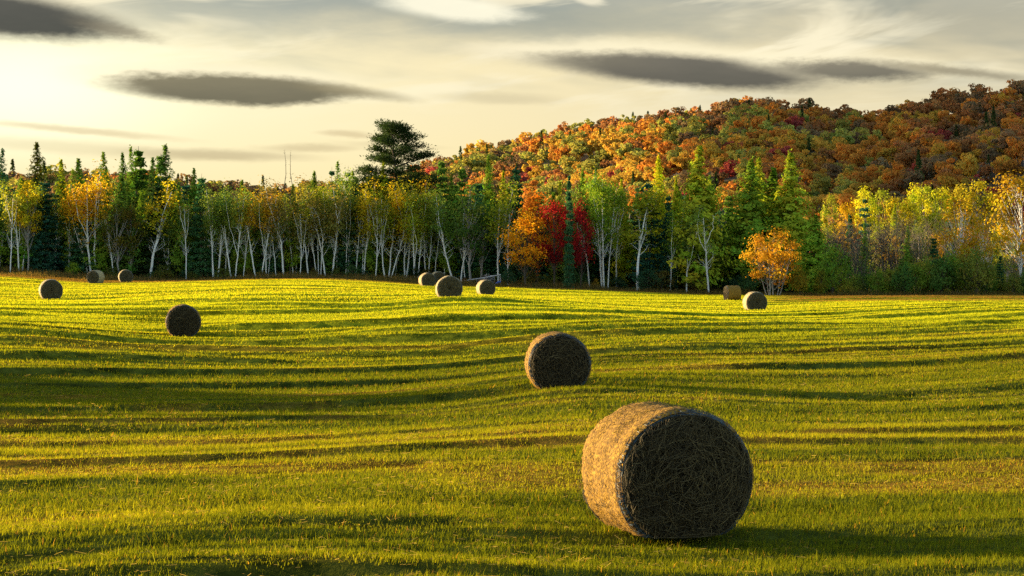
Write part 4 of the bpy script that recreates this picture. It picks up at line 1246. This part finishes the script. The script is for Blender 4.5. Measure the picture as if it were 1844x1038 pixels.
def hill_woods():
    rng = np.random.default_rng(15)
    T = []
    y = 332.0
    while y < 1010:
        step = 6.8
        x0 = -0.36 * y; x1 = 0.36 * y
        x = x0 + rng.uniform(0, step)
        while x < x1:
            X = x + rng.normal(0, 1.2); Y = y + rng.normal(0, 1.4)
            T.append((X, Y)); x += step * rng.uniform(.85, 1.25)
        y += step * 1.15
    T = np.array(T); X, Y = T[:, 0], T[:, 1]
    Z = hillz(X, Y); px = CX + F * X / Y
    sc = rng.uniform(.45, 1.3, len(X))
    top = HY - F * (Z + 11 * sc - CZ) / Y
    yr = np.interp(px, RIDGE[:, 0], RIDGE[:, 2])
    # keep what rises over the front trees and lies this side of the crest
    k = (top < np.interp(px, FT[:, 0], FT[:, 1])) & (Y < yr + 25) & (px > -260) & (px < 2060)
    X, Y, Z, px, sc, top = (q[k] for q in (X, Y, Z, px, sc, top))
    n = len(X)
    # hidden-behind test from a coarse sweep, nearest first
    order = np.argsort(Y)
    yr = np.interp(px, RIDGE[:, 0], RIDGE[:, 2])
    n1 = vn(X * .022, Y * .016, 41) + .6 * vn(X * .06, Y * .05, 42); n2 = vn(X * .03, Y * .02, 43) + .7 * vn(X * .09, Y * .07, 44)
    r = rng.uniform(0, 1, n); r2 = rng.uniform(0, 1, n)
    pal = {'orange': (0.50, 0.225, 0.045), 'gold': (0.50, 0.32, 0.055), 'rust': (0.35, 0.165, 0.065), 'red': (0.34, 0.07, 0.06), 'olive': (0.31, 0.30, 0.07), 'brown': (0.22, 0.145, 0.08), 'green': (0.05, 0.075, 0.025)}
    names = []
    left = px < 740
    q = n1 + (r - .5) * 1.3
    for i in range(n):
        if left[i]:
            names.append('green' if r2[i] < .16 else 'brown' if r2[i] < .66 else 'rust' if r2[i] < .74 else 'olive')
        elif r2[i] < .06 and n2[i] > -.1: names.append('red')
        elif r2[i] > .96: names.append('green')
        elif .78 < r2[i] < .92 and px[i] < 1350: names.append('olive')
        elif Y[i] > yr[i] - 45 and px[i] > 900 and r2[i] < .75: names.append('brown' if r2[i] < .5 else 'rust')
        elif q[i] > .40: names.append('gold')
        elif q[i] > .0: names.append('orange')
        elif q[i] > -.42: names.append('rust' if n2[i] < .05 else 'olive')
        elif q[i] > -.70: names.append('olive')
        else: names.append('brown')
    darkr = ss(px, 1480, 1750)                        # crowns go browner to the far right, partly standing in for shade
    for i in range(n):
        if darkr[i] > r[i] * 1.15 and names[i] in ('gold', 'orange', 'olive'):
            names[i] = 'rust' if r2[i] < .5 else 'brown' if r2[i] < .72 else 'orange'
    ind = [i for i in order if -20 < px[i] < 1864 and not left[i]]
    # nearest first, but spread over the slope so that the ones seen are the ones named
    size = sc / Y; vis = top
    ind = sorted(ind, key=lambda i: -size[i])[:290]
    ind = set(ind)
    mb = MB()
    for i in range(n):
        con = names[i] == 'green'
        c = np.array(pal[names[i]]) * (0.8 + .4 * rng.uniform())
        a = rng.uniform(0, 6.28); wv = sc[i] * rng.uniform(.9, 1.2)
        if con: wv *= .8
        if i in ind:
            me = HM_C[i % 2] if con else HM_N[i % 5]
            nm = 'fir_tree' if con else 'maple_tree'
            side_ = 'left shoulder' if px[i] < 1150 else 'middle' if px[i] < 1500 else 'right part'
            lab = ('dark green fir' if con else names[i] + ' leaved maple') + ' on the %s of the wooded hill' % side_
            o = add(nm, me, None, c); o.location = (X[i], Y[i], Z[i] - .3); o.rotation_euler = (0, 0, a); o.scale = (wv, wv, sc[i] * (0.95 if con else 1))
            tag(o, lab, nm.replace('_', ' '), lab.replace('leaved maple', 'leaved maples').replace('green fir', 'green firs'))
        else:
            src = FAR_C[i % 2] if con else FAR_N[i % 5]
            V = np.concatenate(src.V); Q = np.concatenate(src.Q); tn = np.concatenate(src.c)
            ca, sa_ = math.cos(a), math.sin(a)
            V = np.stack([(V[:, 0] * ca - V[:, 1] * sa_) * wv + X[i], (V[:, 0] * sa_ + V[:, 1] * ca) * wv + Y[i], V[:, 2] * sc[i] * (0.95 if con else 1) + Z[i] - .3], 1)
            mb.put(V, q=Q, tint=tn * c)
    o = add('hillside_forest', mb.mesh('hillside_forest', [M_leaf]))
    tag(o, 'far autumn woods covering the upper slope and crest of the hill', 'forest', kind='stuff')
    print('hill trees', n, 'fill', n_fill)


hill_woods()


# ---------------------------------------------------------------- unseen lens cloud added off to the left, shaped to shade the hill
def make_shade_cloud():
    D = 1500.0
    hor = Vector((math.sin(SUN_AZ), math.cos(SUN_AZ), 0)); up = Vector((0, 0, 1))
    ax_s = np.array([-math.sin(SUN_AZ) * 0 + math.cos(SUN_AZ), -math.sin(SUN_AZ), 0.0])       # across the light
    ax_h = -np.array(hor) * math.sin(SUN_EL) + np.array(up) * math.cos(SUN_EL)
    ax_d = np.array(sunv)
    rng = np.random.default_rng(6); mb = MB()
    n, m = 96, 40
    a = np.arange(n) * 2 * math.pi / n; b = np.linspace(-math.pi / 2, math.pi / 2, m)
    A_, B_ = np.meshgrid(a, b)
    r = 1 + 0.05 * vn(A_ * 5, B_ * 6, 61) + 0.03 * vn(A_ * 13, B_ * 13, 62)
    p = np.stack([np.cos(B_) * np.cos(A_) * 420 * r, np.sin(B_) * 49 * r + 4 * vn(A_ * 9, B_ * 9, 63), np.cos(B_) * np.sin(A_) * 120 * r], -1).reshape(-1, 3)
    t = math.atan(0.135)
    s_ = p[:, 0] * math.cos(t) - p[:, 1] * math.sin(t) + 760; h_ = p[:, 0] * math.sin(t) + p[:, 1] * math.cos(t) + 78
    V = s_[:, None] * ax_s + h_[:, None] * ax_h + (D + p[:, 2])[:, None] * ax_d
    i = np.arange(m - 1)[:, None] * n; j = np.arange(n)[None]; k = (j + 1) % n
    mb.put(V, q=np.stack([i + j, i + k, i + n + k, i + n + j], -1).reshape(-1, 4))
    mt = rough_mat('shade_cloud_white', (0.7, 0.7, 0.7), (0.85, 0.85, 0.85), 0.02, (1, 1, 1), 0)
    tag(add('shade_cloud', mb.mesh('shade_cloud', [mt], True)), kind='structure')


make_shade_cloud()
# broad trees on the near left border of the field, whose long shade crosses the grass
for i, (X, Y, H) in enumerate(((-47, 62, 7.5), (-52, 64, 9.0), (-58, 65, 8.5), (-64, 69, 10.0), (-44, 58, 6.0), (-76, 80, 10.5), (-50, 57, 6.5), (-60, 62, 8.0), (-40, 42, 4.0), (-55, 60, 9.0), (-62, 66, 9.5), (-68, 67, 9.5), (-49, 60.5, 8.0), (-70, 72, 10.5), (-57, 68, 9.0), (-46, 65, 7.5), (-53, 67, 9.5), (-60, 69.5, 10.5), (-66, 71, 11), (-43, 60.5, 6.5), (-73, 75, 11.5))):
    st, cr = SPRUCE[i % 4]
    sc = H / 11.0
    e = empty('spruce_tree', (X, Y, float(fieldz(X, Y)) - .05), i * 1.3, (sc * 1.7, sc * 1.7, sc))
    tag(e, 'broad spruce on the near left border of the field, shading the grass', 'spruce tree', 'spruces on the left field border')
    for q in st: add('trunk', q, e)
    add('crown', cr, e, DGRN)
